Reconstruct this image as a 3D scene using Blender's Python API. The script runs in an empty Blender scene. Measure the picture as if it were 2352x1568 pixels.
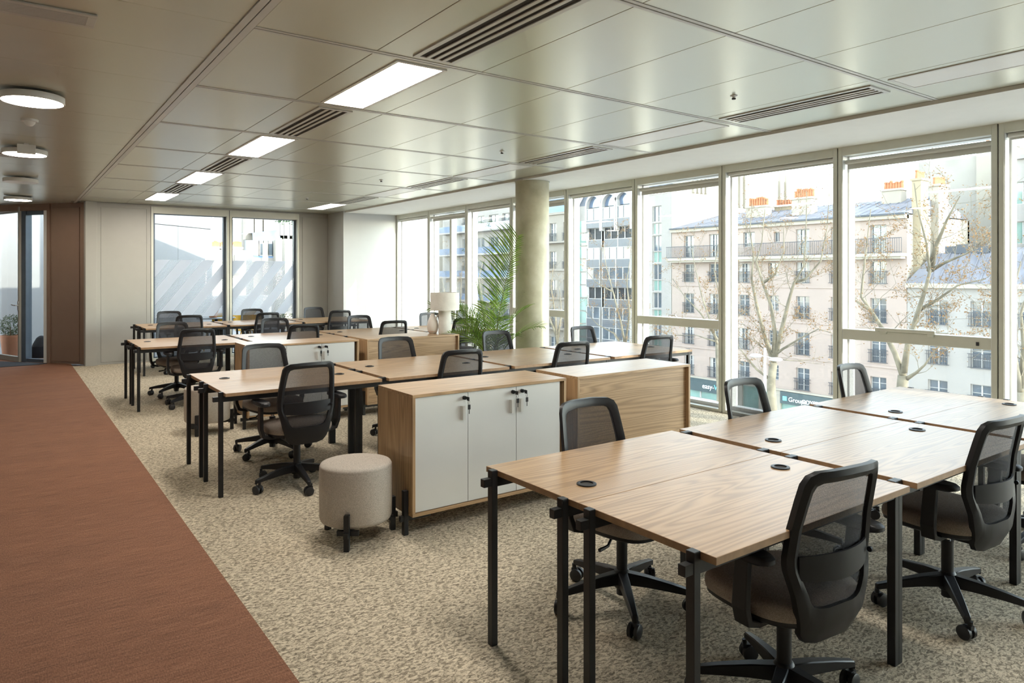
import bpy, bmesh, math, random
from mathutils import Vector, Matrix, noise

# ------------------------------------------------------------------ camera, sky, sun, exposure
scene = bpy.context.scene
COL = scene.collection
F, CX, HY, EYE = 1606.0, 1176.0, 631.0, 1.57           # focal length / horizon in the 2352x1568 frame, eye height
YAW = math.atan2(1160.0, F)
CS, SN = math.cos(YAW), math.sin(YAW)

cam_d = bpy.data.cameras.new('camera')
cam_d.sensor_width = 36.0
cam_d.lens = F / 2352.0 * 36.0
cam_d.shift_y = -(784.0 - HY) / 2352.0
cam_d.clip_end = 900
cam = bpy.data.objects.new('camera', cam_d)
cam.location = (0, 0, EYE)
cam.rotation_euler = (math.pi / 2, 0, -YAW)
COL.objects.link(cam)
scene.camera = cam

SUN_DIR = Vector((0.32, -1.0, 0.37)).normalized()       # towards the sun
world = bpy.data.worlds.new('sky')
scene.world = world
world.use_nodes = True
wn = world.node_tree
for n in list(wn.nodes):
    wn.nodes.remove(n)
wo = wn.nodes.new('ShaderNodeOutputWorld')
wb = wn.nodes.new('ShaderNodeBackground')
ws = wn.nodes.new('ShaderNodeTexSky')
ws.sky_type = 'NISHITA'
ws.sun_disc = False
ws.sun_elevation = math.asin(SUN_DIR.z)
ws.sun_rotation = math.atan2(SUN_DIR.x, SUN_DIR.y)
ws.altitude = 60
ws.air_density = 1.0
ws.dust_density = 0.25
ws.ozone_density = 1.0
whs = wn.nodes.new('ShaderNodeHueSaturation')
whs.inputs['Saturation'].default_value = 0.45
wn.links.new(ws.outputs[0], whs.inputs['Color'])
wn.links.new(whs.outputs[0], wb.inputs[0])
wb.inputs[1].default_value = 1.7
wn.links.new(wb.outputs[0], wo.inputs[0])

sun_d = bpy.data.lights.new('sun', 'SUN')
sun_d.energy = 7.0
sun_d.angle = math.radians(0.6)
sun_d.color = (1.0, 0.93, 0.82)
sun = bpy.data.objects.new('sun', sun_d)
sun.rotation_euler = SUN_DIR.to_track_quat('Z', 'Y').to_euler()
sun.location = SUN_DIR * 60
COL.objects.link(sun)

LED_STRENGTH = 32.0
ROUND_STRENGTH = 30.0
scene.view_settings.view_transform = 'Standard'
scene.view_settings.look = 'None'
scene.view_settings.gamma = 1.0
scene.view_settings.use_curve_mapping = False
scene.view_settings.exposure = 0.14
scene.cycles.use_denoising = True
scene.cycles.max_bounces = 8
scene.cycles.diffuse_bounces = 3
scene.cycles.glossy_bounces = 3
scene.cycles.use_adaptive_sampling = True
scene.cycles.adaptive_threshold = 0.08
scene.cycles.adaptive_min_samples = 16
scene.cycles.transparent_max_bounces = 16
scene.cycles.sample_clamp_indirect = 6.0
scene.cycles.use_light_tree = False
scene.cycles.caustics_reflective = False
scene.cycles.caustics_refractive = False

R = random.Random(7)
PI = math.pi


def on_x(px, py, X):
    """The point of the plane x = X seen at a pixel of the photograph."""
    t = (px - CX) / F
    d = X / (SN + t * CS)
    return Vector((X, d * CS - t * d * SN, EYE - (py - HY) * d / F))


def on_y(px, py, Y):
    t = (px - CX) / F
    d = Y / (CS - t * SN)
    return Vector((d * SN + t * d * CS, Y, EYE - (py - HY) * d / F))


def at_d(px, py, d):
    u = (px - CX) / F * d
    return Vector((d * SN + u * CS, d * CS - u * SN, EYE - (py - HY) * d / F))


# ------------------------------------------------------------------ materials
class NT:
    def __init__(s, name):
        s.m = bpy.data.materials.new(name)
        s.m.use_nodes = True
        s.t = s.m.node_tree
        s.b = s.t.nodes['Principled BSDF']
        s.out = s.t.nodes['Material Output']

    def n(s, typ, **kw):
        x = s.t.nodes.new('ShaderNode' + typ)
        for k, v in kw.items():
            setattr(x, k, v)
        return x

    def l(s, a, b):
        s.t.links.new(a, b)

    def coords(s, scale=(1, 1, 1), rot=(0, 0, 0), rnd=0.0, kind='Object'):
        tc = s.n('TexCoord')
        mp = s.n('Mapping')
        mp.inputs['Scale'].default_value = scale
        mp.inputs['Rotation'].default_value = rot
        src = tc.outputs[kind]
        if rnd:
            oi = s.n('ObjectInfo')
            mu = s.n('Math', operation='MULTIPLY')
            mu.inputs[1].default_value = rnd
            s.l(oi.outputs['Random'], mu.inputs[0])
            ad = s.n('VectorMath', operation='ADD')
            s.l(src, ad.inputs[0])
            s.l(mu.outputs[0], ad.inputs[1])
            src = ad.outputs[0]
        s.l(src, mp.inputs['Vector'])
        return mp.outputs[0]

    def noise(s, vec, scale=1.0, detail=2.0, rough=0.5, dist=0.0):
        x = s.n('TexNoise')
        x.inputs['Scale'].default_value = scale
        x.inputs['Detail'].default_value = detail
        x.inputs['Roughness'].default_value = rough
        x.inputs['Distortion'].default_value = dist
        s.l(vec, x.inputs['Vector'])
        return x.outputs['Fac']

    def ramp(s, fac, stops, interp='LINEAR'):
        x = s.n('ValToRGB')
        x.color_ramp.interpolation = interp
        el = x.color_ramp.elements
        while len(el) > 1:
            el.remove(el[0])
        el[0].position = stops[0][0]
        el[0].color = tuple(stops[0][1]) + (1,)
        for p, c in stops[1:]:
            e = el.new(p)
            e.color = tuple(c) + (1,)
        s.l(fac, x.inputs[0])
        return x.outputs['Color']

    def math(s, op, a, b=None):
        x = s.n('Math', operation=op)
        for i, v in enumerate((a, b)):
            if v is None:
                continue
            if isinstance(v, (int, float)):
                x.inputs[i].default_value = v
            else:
                s.l(v, x.inputs[i])
        return x.outputs[0]

    def mix(s, fac, a, b, blend='MIX'):
        x = s.n('MixRGB', blend_type=blend)
        for k, v in (('Fac', fac), ('Color1', a), ('Color2', b)):
            if isinstance(v, (int, float)):
                x.inputs[k].default_value = v
            elif isinstance(v, tuple):
                x.inputs[k].default_value = v + (1,)
            else:
                s.l(v, x.inputs[k])
        return x.outputs[0]

    def bump(s, h, strength=0.3, dist=0.01):
        x = s.n('Bump')
        x.inputs['Strength'].default_value = strength
        x.inputs['Distance'].default_value = dist
        s.l(h, x.inputs['Height'])
        s.l(x.outputs[0], s.b.inputs['Normal'])

    def set(s, rough=0.5, metal=0.0, spec=0.5, color=None):
        s.b.inputs['Roughness'].default_value = rough
        s.b.inputs['Metallic'].default_value = metal
        s.b.inputs['Specular IOR Level'].default_value = spec
        if color is not None:
            if isinstance(color, tuple):
                s.b.inputs['Base Color'].default_value = color + (1,)
            else:
                s.l(color, s.b.inputs['Base Color'])
        return s.m


def plain(name, color, rough=0.5, metal=0.0, spec=0.5, var=0.06, scale=6.0, bump=0.0, bscale=200.0):
    """A paint or plastic with a slight uneven tone."""
    k = NT(name)
    v = k.coords()
    f = k.noise(v, scale, 3)
    a = tuple(max(0, c * (1 - var)) for c in color)
    b = tuple(min(1, c * (1 + var)) for c in color)
    c = k.ramp(f, [(0.3, a), (0.7, b)])
    if bump:
        k.bump(k.noise(v, bscale, 2), bump, 0.002)
    return k.set(rough, metal, spec, c)


def wood(name, axis=0, tint=1.0):
    k = NT(name)
    sc = [10.0, 10.0, 10.0]
    sc[axis] = 0.62
    v = k.coords(tuple(sc), rnd=37.0)
    n1 = k.noise(v, 0.42, 2.5, 0.45, 0.25)
    ring = k.math('SINE', k.math('MULTIPLY', n1, 210.0))
    ring = k.math('MULTIPLY', k.math('ADD', ring, 1.0), 0.5)
    sc2 = [260.0, 260.0, 260.0]
    sc2[axis] = 5.0
    v2 = k.coords(tuple(sc2), rnd=11.0)
    fib = k.noise(v2, 1.0, 3, 0.6)
    sc3 = [2.2, 2.2, 2.2]
    sc3[axis] = 0.5
    tone = k.noise(k.coords(tuple(sc3), rnd=23.0), 1.0, 2)
    t = tint
    base = k.ramp(ring, [(0.0, (0.25 * t, 0.150 * t, 0.076 * t)), (0.28, (0.37 * t, 0.228 * t, 0.112 * t)), (1.0, (0.51 * t, 0.335 * t, 0.182 * t))])
    col = k.mix(0.30, base, k.ramp(fib, [(0.35, (0.26, 0.155, 0.072)), (0.65, (0.52, 0.35, 0.20))]))
    col = k.mix(0.22, col, k.ramp(tone, [(0.3, (0.31, 0.185, 0.09)), (0.7, (0.50, 0.335, 0.185))]))
    k.bump(k.math('ADD', k.math('MULTIPLY', ring, 0.6), fib), 0.12, 0.0015)
    return k.set(0.36, 0, 0.5, col)


def carpet_beige():
    k = NT('carpet_beige')
    v = k.coords((1.0, 1.7, 1.0), (0, 0, 0.35))
    n1 = k.noise(v, 44, 2.5, 0.6, 0.9)
    n2 = k.noise(k.coords(), 260, 2)
    n3 = k.noise(k.coords(), 0.9, 2)
    f = k.math('ADD', k.math('MULTIPLY', n1, 0.8), k.math('MULTIPLY', n2, 0.2))
    c = k.ramp(f, [(0.38, (0.18, 0.15, 0.11)), (0.46, (0.36, 0.30, 0.215)), (0.53, (0.64, 0.55, 0.405)), (0.62, (0.78, 0.68, 0.515))])
    c = k.mix(0.12, c, k.ramp(n3, [(0.35, (0.40, 0.345, 0.26)), (0.65, (0.58, 0.50, 0.385))]))
    k.bump(f, 0.9, 0.006)
    return k.set(0.95, 0, 0.15, c)


def carpet_rust():
    k = NT('carpet_rust')
    st = k.noise(k.coords((6.0, 170.0, 1.0)), 1.0, 3, 0.6)
    we = k.noise(k.coords((200.0, 60.0, 1.0)), 1.0, 2)
    br = k.noise(k.coords((0.7, 3.5, 1.0)), 1.0, 3, 0.6)
    f = k.math('ADD', k.math('MULTIPLY', st, 0.55), k.math('MULTIPLY', we, 0.45))
    c = k.ramp(f, [(0.34, (0.100, 0.053, 0.033)), (0.5, (0.262, 0.122, 0.071)), (0.66, (0.46, 0.232, 0.142))])
    c = k.mix(0.35, c, k.ramp(br, [(0.3, (0.18, 0.093, 0.062)), (0.7, (0.30, 0.142, 0.085))]))
    k.bump(f, 0.5, 0.003)
    return k.set(0.9, 0, 0.2, c)


def ceiling_metal():
    k = NT('ceiling_metal')
    v = k.coords((1, 1, 1), rnd=9.0)
    n = k.noise(v, 1.3, 3)
    c = k.ramp(n, [(0.3, (0.61, 0.605, 0.495)), (0.7, (0.625, 0.62, 0.51))])
    rg = k.ramp(k.noise(k.coords((0.8, 3.0, 1)), 1.5, 3), [(0.3, (0.285,) * 3), (0.7, (0.295,) * 3)])
    k.l(rg, k.b.inputs['Roughness'])
    m = k.set(0.26, 0.45, 0.6, c)
    return m


def concrete():
    k = NT('concrete')
    v = k.coords()
    n = k.noise(v, 3.2, 5, 0.6)
    c = k.ramp(n, [(0.3, (0.44, 0.415, 0.285)), (0.55, (0.57, 0.545, 0.40)), (0.75, (0.66, 0.635, 0.50))])
    sp = k.noise(v, 26, 2)
    c = k.mix(1.0, c, k.ramp(sp, [(0.22, (0.45, 0.45, 0.45)), (0.27, (1, 1, 1))]), 'MULTIPLY')
    k.bump(n, 0.15, 0.01)
    return k.set(0.55, 0, 0.4, c)


def glass(name='window_glass', tint=(0.93, 0.96, 0.94), refl=0.9):
    k = NT(name)
    tr = k.n('BsdfTransparent')
    tr.inputs[0].default_value = tint + (1,)
    gl = k.n('BsdfGlossy')
    gl.inputs['Roughness'].default_value = 0.0
    fr = k.n('Fresnel')
    ge = k.n('NewGeometry')
    ior = k.math('ADD', 1.45, k.math('MULTIPLY', ge.outputs['Backfacing'], 1 / 1.45 - 1.45))
    k.l(ior, fr.inputs['IOR'])
    f = k.math('MULTIPLY', fr.outputs[0], refl)
    mx = k.n('MixShader')
    k.l(f, mx.inputs[0])
    k.l(tr.outputs[0], mx.inputs[1])
    k.l(gl.outputs[0], mx.inputs[2])
    k.l(mx.outputs[0], k.out.inputs['Surface'])
    k.t.nodes.remove(k.b)
    return k.m


def mesh_fabric():
    k = NT('chair_mesh')
    tr = k.n('BsdfTransparent')
    v = k.coords((1, 1, 1))
    w = k.noise(v, 400, 1)
    c = k.ramp(w, [(0.4, (0.018, 0.018, 0.021)), (0.6, (0.036, 0.036, 0.042))])
    k.set(0.8, 0, 0.3, c)
    mx = k.n('MixShader')
    f = k.math('ADD', k.math('MULTIPLY', w, 0.4), 0.56)
    k.l(f, mx.inputs[0])
    k.l(tr.outputs[0], mx.inputs[1])
    k.l(k.b.outputs[0], mx.inputs[2])
    k.l(mx.outputs[0], k.out.inputs['Surface'])
    return k.m


def film():
    """Frosted privacy film printed with slanting bands and fine lines."""
    k = NT('frosted_film')
    tc = k.n('TexCoord')
    sx = k.n('SeparateXYZ')
    k.l(tc.outputs['Object'], sx.inputs[0])
    q = k.math('SUBTRACT', sx.outputs['X'], k.math('MULTIPLY', sx.outputs['Z'], 0.78))
    q = k.math('ADD', q, 40.0)
    p = k.math('FRACT', k.math('DIVIDE', q, 0.40))
    solid = k.math('LESS_THAN', p, 0.52)
    li = k.math('FRACT', k.math('DIVIDE', q, 0.0235))
    line = k.math('LESS_THAN', li, 0.55)
    fac = k.math('MAXIMUM', k.math('MULTIPLY', solid, 0.94), k.math('MULTIPLY', line, 0.85))
    tr = k.n('BsdfTransparent')
    di = k.n('BsdfDiffuse')
    di.inputs[0].default_value = (0.86, 0.88, 0.91, 1)
    tl = k.n('BsdfTranslucent')
    tl.inputs[0].default_value = (0.70, 0.72, 0.76, 1)
    m1 = k.n('MixShader')
    m1.inputs[0].default_value = 0.65
    k.l(di.outputs[0], m1.inputs[1])
    k.l(tl.outputs[0], m1.inputs[2])
    m2 = k.n('MixShader')
    k.l(fac, m2.inputs[0])
    k.l(tr.outputs[0], m2.inputs[1])
    k.l(m1.outputs[0], m2.inputs[2])
    k.l(m2.outputs[0], k.out.inputs['Surface'])
    k.t.nodes.remove(k.b)
    return k.m


def emit(name, color, strength):
    k = NT(name)
    e = k.n('Emission')
    e.inputs[0].default_value = color + (1,)
    e.inputs[1].default_value = strength
    k.l(e.outputs[0], k.out.inputs['Surface'])
    k.t.nodes.remove(k.b)
    return k.m


def leafy(name, c0, c1, transl=0.35, rough=0.5):
    k = NT(name)
    oi = k.noise(k.coords(), 9.0, 2)
    c = k.ramp(oi, [(0.3, c0), (0.7, c1)])
    k.set(rough, 0, 0.35, c)
    tl = k.n('BsdfTranslucent')
    k.l(c, tl.inputs[0])
    mx = k.n('MixShader')
    mx.inputs[0].default_value = transl
    k.l(k.b.outputs[0], mx.inputs[1])
    k.l(tl.outputs[0], mx.inputs[2])
    k.l(mx.outputs[0], k.out.inputs['Surface'])
    return k.m


def fabric(name, color, scale=500.0):
    k = NT(name)
    a = k.noise(k.coords((1, 1, 0.35)), scale, 2)
    b = k.noise(k.coords((0.35, 0.35, 1)), scale, 2)
    f = k.math('MULTIPLY', k.math('ADD', a, b), 0.5)
    d = tuple(c * 0.74 for c in color)
    e = tuple(min(1, c * 1.25) for c in color)
    k.bump(f, 0.35, 0.002)
    return k.set(0.9, 0, 0.25, k.ramp(f, [(0.38, d), (0.62, e)]))


def slate_roof(name, c0, c1):
    k = NT(name)
    v = k.coords((1, 0.6, 1))
    n = k.noise(v, 1.2, 4)
    return k.set(0.6, 0.0, 0.4, k.ramp(n, [(0.3, c0), (0.7, c1)]))


M = {
    'wood_x': wood('oak_veneer_long', 0), 'wood_z': wood('oak_veneer_upright', 2),
    'edge': plain('oak_edge', (0.33, 0.195, 0.10), 0.5, var=0.15, scale=30),
    'black': plain('black_metal', (0.012, 0.012, 0.013), 0.45, 0.0, 0.4, 0.15),
    'plastic': plain('black_plastic', (0.012, 0.012, 0.014), 0.45, 0, 0.35, 0.12),
    'wheel': plain('castor_rubber', (0.014, 0.014, 0.016), 0.45, 0, 0.5, 0.12),
    'chrome': plain('chrome', (0.55, 0.55, 0.56), 0.2, 1.0, 0.5, 0.05),
    'steel': plain('satin_steel', (0.45, 0.45, 0.44), 0.35, 0.9, 0.5, 0.05),
    'seat': fabric('taupe_seat_fabric', (0.281, 0.231, 0.194)),
    'stool': fabric('grey_stool_fabric', (0.450, 0.398, 0.338)),
    'cmesh': mesh_fabric(),
    'white_door': plain('white_laminate', (0.63, 0.625, 0.60), 0.42, var=0.01),
    'handle': plain('white_pull', (0.66, 0.65, 0.61), 0.4, var=0.02),
    'floor': carpet_beige(), 'aisle': carpet_rust(),
    'mat': plain('entrance_mat', (0.03, 0.032, 0.04), 0.95, var=0.3, scale=60, bump=0.5),
    'ceil': ceiling_metal(),
    'ceil_bar': plain('ceiling_bar', (0.58, 0.565, 0.51), 0.35, 0.2, 0.5, 0.03),
    'ceil_light': plain('light_frame', (0.70, 0.69, 0.64), 0.4, 0, 0.5, 0.03),
    'dark': plain('painted_shade_dark_tip', (0.035, 0.033, 0.03), 0.8, var=0.1),  # dark tone painted as the shade inside vents and grommets; also sprinkler tips
    'plaster': plain('white_plaster', (0.80, 0.79, 0.73), 0.7, var=0.015, bump=0.04),
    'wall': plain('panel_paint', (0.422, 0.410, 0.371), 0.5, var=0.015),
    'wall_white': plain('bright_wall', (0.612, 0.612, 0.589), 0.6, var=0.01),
    'wall_brown': plain('taupe_panel', (0.245, 0.160, 0.116), 0.5, var=0.03),
    'frame': plain('window_aluminium', (0.675, 0.675, 0.594), 0.45, 0.15, 0.5, 0.03),
    'reveal': plain('white_reveal', (0.82, 0.82, 0.80), 0.5, var=0.01),
    'gasket': plain('dark_gasket', (0.03, 0.03, 0.035), 0.5, var=0.1),
    'blue_frame': plain('dark_window_frame', (0.10, 0.13, 0.17), 0.4, 0.2, 0.5, 0.05),
    'blind': plain('blind_fabric', (0.62, 0.61, 0.56), 0.7, var=0.02),
    'concrete': concrete(),
    'glass': glass(),
    'film': film(),
    'led': emit('led_panel', (1.0, 0.94, 0.86), LED_STRENGTH),
    'led_low': emit('led_panel_low', (1.0, 0.94, 0.86), 5.0),
    'led_round': emit('led_disc', (1.0, 0.88, 0.72), ROUND_STRENGTH),
    'led_off': plain('unlit_diffuser', (0.86, 0.86, 0.82), 0.35, var=0.01),
    'paper': plain('papier_mache', (0.74, 0.72, 0.66), 0.9, var=0.05, scale=14, bump=0.9, bscale=38),
    'ceramic': plain('cream_ceramic', (0.78, 0.72, 0.65), 0.35, var=0.03),
    'frond': leafy('palm_leaf', (0.105, 0.201, 0.025), (0.263, 0.394, 0.053)),
    'stem': plain('palm_stem', (0.16, 0.20, 0.05), 0.6, var=0.3),
    'soil': plain('potting_soil', (0.03, 0.022, 0.016), 0.95, var=0.4, scale=60, bump=0.5),
    'pot_dark': plain('grey_planter', (0.16, 0.16, 0.16), 0.6, var=0.1),
    'terracotta': plain('terracotta', (0.52, 0.22, 0.12), 0.7, var=0.12, scale=5),
    'shrub': leafy('shrub_leaf', (0.012, 0.040, 0.010), (0.045, 0.095, 0.022), 0.2),
    'yellow': plain('yellow_lacquer', (0.75, 0.42, 0.02), 0.4, var=0.04),
    'deck': plain('terrace_slab', (0.216, 0.210, 0.204), 0.8, var=0.12, scale=4),
    'clad': plain('white_cladding', (0.247, 0.250, 0.255), 0.6, var=0.01),
    'cloth_black': plain('black_cloth', (0.012, 0.012, 0.018), 0.9, var=0.2, bump=0.5),
    # street
    'asphalt': plain('asphalt', (0.316, 0.316, 0.326), 0.9, var=0.12, scale=2),
    'pave': plain('pavement', (0.383, 0.365, 0.338), 0.9, var=0.1, scale=2),
    'pink': plain('pink_render', (0.305, 0.248, 0.218), 0.9, var=0.035, scale=0.6),
    'cream': plain('cream_render', (0.316, 0.291, 0.246), 0.9, var=0.05, scale=0.5),
    'white_r': plain('white_render', (0.262, 0.250, 0.236), 0.9, var=0.03, scale=0.6),
    'ochre': plain('ochre_render', (0.294, 0.252, 0.176), 0.9, var=0.06, scale=0.6),
    'stone': plain('limestone', (0.238, 0.218, 0.190), 0.9, var=0.06, scale=0.9),
    'greywall': plain('weathered_render', (0.300, 0.285, 0.258), 0.9, var=0.12, scale=0.35),
    'zinc': slate_roof('zinc_roof', (0.138, 0.141, 0.162), (0.186, 0.189, 0.214)),
    'slate': slate_roof('slate_roof', (0.048, 0.058, 0.072), (0.082, 0.091, 0.110)),
    'blue_zinc': slate_roof('blue_zinc_roof', (0.112, 0.190, 0.308), (0.168, 0.258, 0.381)),
    'brickpot': plain('chimney_pot', (0.406, 0.161, 0.077), 0.8, var=0.2, scale=3),
    'darkglass': plain('street_window_glass', (0.085, 0.105, 0.125), 0.06, 0, 0.9, 0.4, 0.5),
    'greenglass': plain('green_window_glass', (0.173, 0.289, 0.262), 0.08, 0, 0.9, 0.2, 0.5),
    'blueglass': plain('blue_vault_glass', (0.104, 0.146, 0.223), 0.08, 0, 0.8, 0.2, 0.5),
    'winframe': plain('casement_paint', (0.363, 0.358, 0.347), 0.6, var=0.02),
    'shutter': plain('shutter_slats', (0.360, 0.354, 0.342), 0.7, var=0.06, scale=30),
    'iron': plain('wrought_iron', (0.05, 0.055, 0.065), 0.6, var=0.1),
    'greypanel': plain('grey_bay_panel', (0.090, 0.099, 0.114), 0.4, 0.1, 0.5, 0.06),
    'sign': plain('shop_fascia', (0.045, 0.070, 0.078), 0.5, var=0.08),
    'signtext': plain('sign_lettering', (0.80, 0.82, 0.82), 0.6, var=0.01),
    'signcyan': plain('sign_cyan', (0.16, 0.55, 0.66), 0.6, var=0.02),
    'bark': plain('plane_bark', (0.143, 0.127, 0.093), 0.9, var=0.35, scale=2.2),
    'deadleaf': leafy('dry_leaf', (0.144, 0.072, 0.024), (0.220, 0.130, 0.048), 0.3),
    'lampwhite': plain('white_enamel', (0.560, 0.560, 0.560), 0.4, var=0.01),
    'tower': plain('tower_glass', (0.16, 0.18, 0.24), 0.15, 0, 0.8, 0.3, 0.05),
    'towerrib': plain('tower_fins', (0.396, 0.402, 0.420), 0.6, var=0.02),
    'red': plain('red_enamel', (0.60, 0.03, 0.03), 0.5, var=0.03),
}


# ------------------------------------------------------------------ mesh helpers
class MB:
    """Collects shapes into one mesh."""

    def __init__(s):
        s.v, s.f = [], []

    def add(s, vs, fs):
        o = len(s.v)
        s.v += [tuple(v) for v in vs]
        s.f += [tuple(i + o for i in f) for f in fs]
        return s

    def box(s, x0, x1, y0, y1, z0, z1):
        return s.add([(x0, y0, z0), (x1, y0, z0), (x1, y1, z0), (x0, y1, z0), (x0, y0, z1), (x1, y0, z1), (x1, y1, z1), (x0, y1, z1)],
                     [(3, 2, 1, 0), (4, 5, 6, 7), (0, 1, 5, 4), (1, 2, 6, 5), (2, 3, 7, 6), (3, 0, 4, 7)])

    def obox(s, c, size, m=None):
        hx, hy, hz = (q / 2 for q in size)
        vs = [Vector(p) for p in ((-hx, -hy, -hz), (hx, -hy, -hz), (hx, hy, -hz), (-hx, hy, -hz), (-hx, -hy, hz), (hx, -hy, hz), (hx, hy, hz), (-hx, hy, hz))]
        if m is not None:
            vs = [m @ v for v in vs]
        c = Vector(c)
        return s.add([v + c for v in vs], [(3, 2, 1, 0), (4, 5, 6, 7), (0, 1, 5, 4), (1, 2, 6, 5), (2, 3, 7, 6), (3, 0, 4, 7)])

    def cyl(s, p0, p1, r0, r1=None, n=16, caps=True):
        p0, p1 = Vector(p0), Vector(p1)
        r1 = r0 if r1 is None else r1
        d = (p1 - p0).normalized()
        a = d.orthogonal().normalized()
        b = d.cross(a)
        vs = []
        for p, r in ((p0, r0), (p1, r1)):
            for i in range(n):
                t = 2 * PI * i / n
                vs.append(p + (a * math.cos(t) + b * math.sin(t)) * r)
        fs = [(i, (i + 1) % n, n + (i + 1) % n, n + i) for i in range(n)]
        if caps:
            fs += [tuple(range(n - 1, -1, -1)), tuple(range(n, 2 * n))]
        return s.add(vs, fs)

    def tube(s, pts, rs, n=8, cap=True):
        pts = [Vector(p) for p in pts]
        if isinstance(rs, (int, float)):
            rs = [rs] * len(pts)
        vs, fs = [], []
        a = None
        for i, p in enumerate(pts):
            d = (pts[min(i + 1, len(pts) - 1)] - pts[max(i - 1, 0)]).normalized()
            if a is None:
                a = d.orthogonal().normalized()
            a = (a - d * a.dot(d))
            a = a.normalized() if a.length > 1e-6 else d.orthogonal().normalized()
            b = d.cross(a)
            for k in range(n):
                t = 2 * PI * k / n
                vs.append(p + (a * math.cos(t) + b * math.sin(t)) * rs[i])
        for i in range(len(pts) - 1):
            for k in range(n):
                fs.append((i * n + k, i * n + (k + 1) % n, (i + 1) * n + (k + 1) % n, (i + 1) * n + k))
        if cap:
            fs += [tuple(range(n - 1, -1, -1)), tuple(range((len(pts) - 1) * n, len(pts) * n))]
        return s.add(vs, fs)

    def loft(s, secs):
        """secs: (centre, half a, half b, axis a, axis b) rectangles joined in order."""
        vs, fs = [], []
        for c, ha, hb, A, B in secs:
            c, A, B = Vector(c), Vector(A), Vector(B)
            vs += [c - A * ha - B * hb, c + A * ha - B * hb, c + A * ha + B * hb, c - A * ha + B * hb]
        for i in range(len(secs) - 1):
            for k in range(4):
                fs.append((i * 4 + k, i * 4 + (k + 1) % 4, i * 4 + 4 + (k + 1) % 4, i * 4 + 4 + k))
        e = (len(secs) - 1) * 4
        fs += [(3, 2, 1, 0), (e, e + 1, e + 2, e + 3)]
        return s.add(vs, fs)

    def lathe(s, prof, c=(0, 0, 0), n=24, sx=1.0, sy=1.0):
        c = Vector(c)
        vs, fs = [], []
        for r, z in prof:
            for i in range(n):
                t = 2 * PI * i / n
                vs.append(c + Vector((r * sx * math.cos(t), r * sy * math.sin(t), z)))
        for j in range(len(prof) - 1):
            for i in range(n):
                fs.append((j * n + i, j * n + (i + 1) % n, (j + 1) * n + (i + 1) % n, (j + 1) * n + i))
        if prof[0][0] > 1e-5:
            fs.append(tuple(range(n - 1, -1, -1)))
        if prof[-1][0] > 1e-5:
            fs.append(tuple(range((len(prof) - 1) * n, len(prof) * n)))
        return s.add(vs, fs)

    def prism(s, poly, a, b, axis):
        """poly in the two other axes (cyclic order), extruded from a to b along axis."""
        n = len(poly)

        def P(q, h):
            v = [0, 0, 0]
            v[axis] = h
            v[(axis + 1) % 3], v[(axis + 2) % 3] = q
            return tuple(v)
        return s.add([P(q, a) for q in poly] + [P(q, b) for q in poly],
                     [tuple(range(n - 1, -1, -1)), tuple(range(n, 2 * n))] + [(i, (i + 1) % n, n + (i + 1) % n, n + i) for i in range(n)])

    def mesh(s, name, smooth=False, bevel=0.0, segs=2, fix=True):
        me = bpy.data.meshes.new(name)
        me.from_pydata(s.v, [], s.f)
        if fix or bevel:
            bm = bmesh.new()
            bm.from_mesh(me)
            bmesh.ops.recalc_face_normals(bm, faces=bm.faces)
            if bevel:
                bmesh.ops.bevel(bm, geom=[e for e in bm.edges if len(e.link_faces) == 2 and e.calc_face_angle(0) > 0.5], offset=bevel, segments=segs, affect='EDGES', profile=0.5)
            bm.to_mesh(me)
            bm.free()
        if smooth:
            for p in me.polygons:
                p.use_smooth = True
            if smooth != 'all':
                me.set_sharp_from_angle(angle=math.radians(42))
        return me

    def build(s, name, mat, parent=None, smooth=False, bevel=0.0, segs=2, fix=True):
        me = s.mesh(name, smooth, bevel, segs, fix)
        return link(name, me, mat, parent)


def link(name, me, mat, parent=None):
    if mat is not None and not me.materials:
        me.materials.append(M[mat])
    o = bpy.data.objects.new(name, me)
    COL.objects.link(o)
    o.parent = parent
    return o


def tag(o, label=None, cat=None, group=None, kind=None):
    if label:
        o['label'] = label
    if cat:
        o['category'] = cat
    if group:
        o['group'] = group
    if kind:
        o['kind'] = kind
    return o


def thing(name, loc=(0, 0, 0), rz=0.0, label=None, cat=None, group=None, kind=None):
    o = bpy.data.objects.new(name, None)
    o.empty_display_size = 0.2
    COL.objects.link(o)
    o.location = loc
    o.rotation_euler = (0, 0, rz)
    return tag(o, label, cat, group, kind)


def dup(o, parent=None):
    """A copy of a thing with copies of its parts and sub-parts (mesh data shared)."""
    c = o.copy()
    COL.objects.link(c)
    c.parent = parent
    for ch in [x for x in bpy.data.objects if x.parent == o]:
        dup(ch, c)
    return c


CHILD = {}


def dup_fast(o, parent=None):
    c = o.copy()
    COL.objects.link(c)
    c.parent = parent
    for ch in CHILD.get(o.name, ()):
        dup_fast(ch, c)
    return c


def register(o):
    kids = list(o.children)
    CHILD[o.name] = kids
    for k in kids:
        register(k)


# ------------------------------------------------------------------ room
ZC, ZW = 2.84, 2.815            # ceiling panels, top of windows
XW = 6.60                      # inner face of the window wall
PITCH, M0 = 1.368, 2.32
MULL = [M0 + PITCH * k for k in range(-4, 9)]     # -3.15 ... 13.26
Y_BACK, X_LEFT = MULL[0], -2.6
Y_FAR = 14.10
X_RET, Y_RET = 5.44, 13.27
AISLE = 0.914

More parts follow.
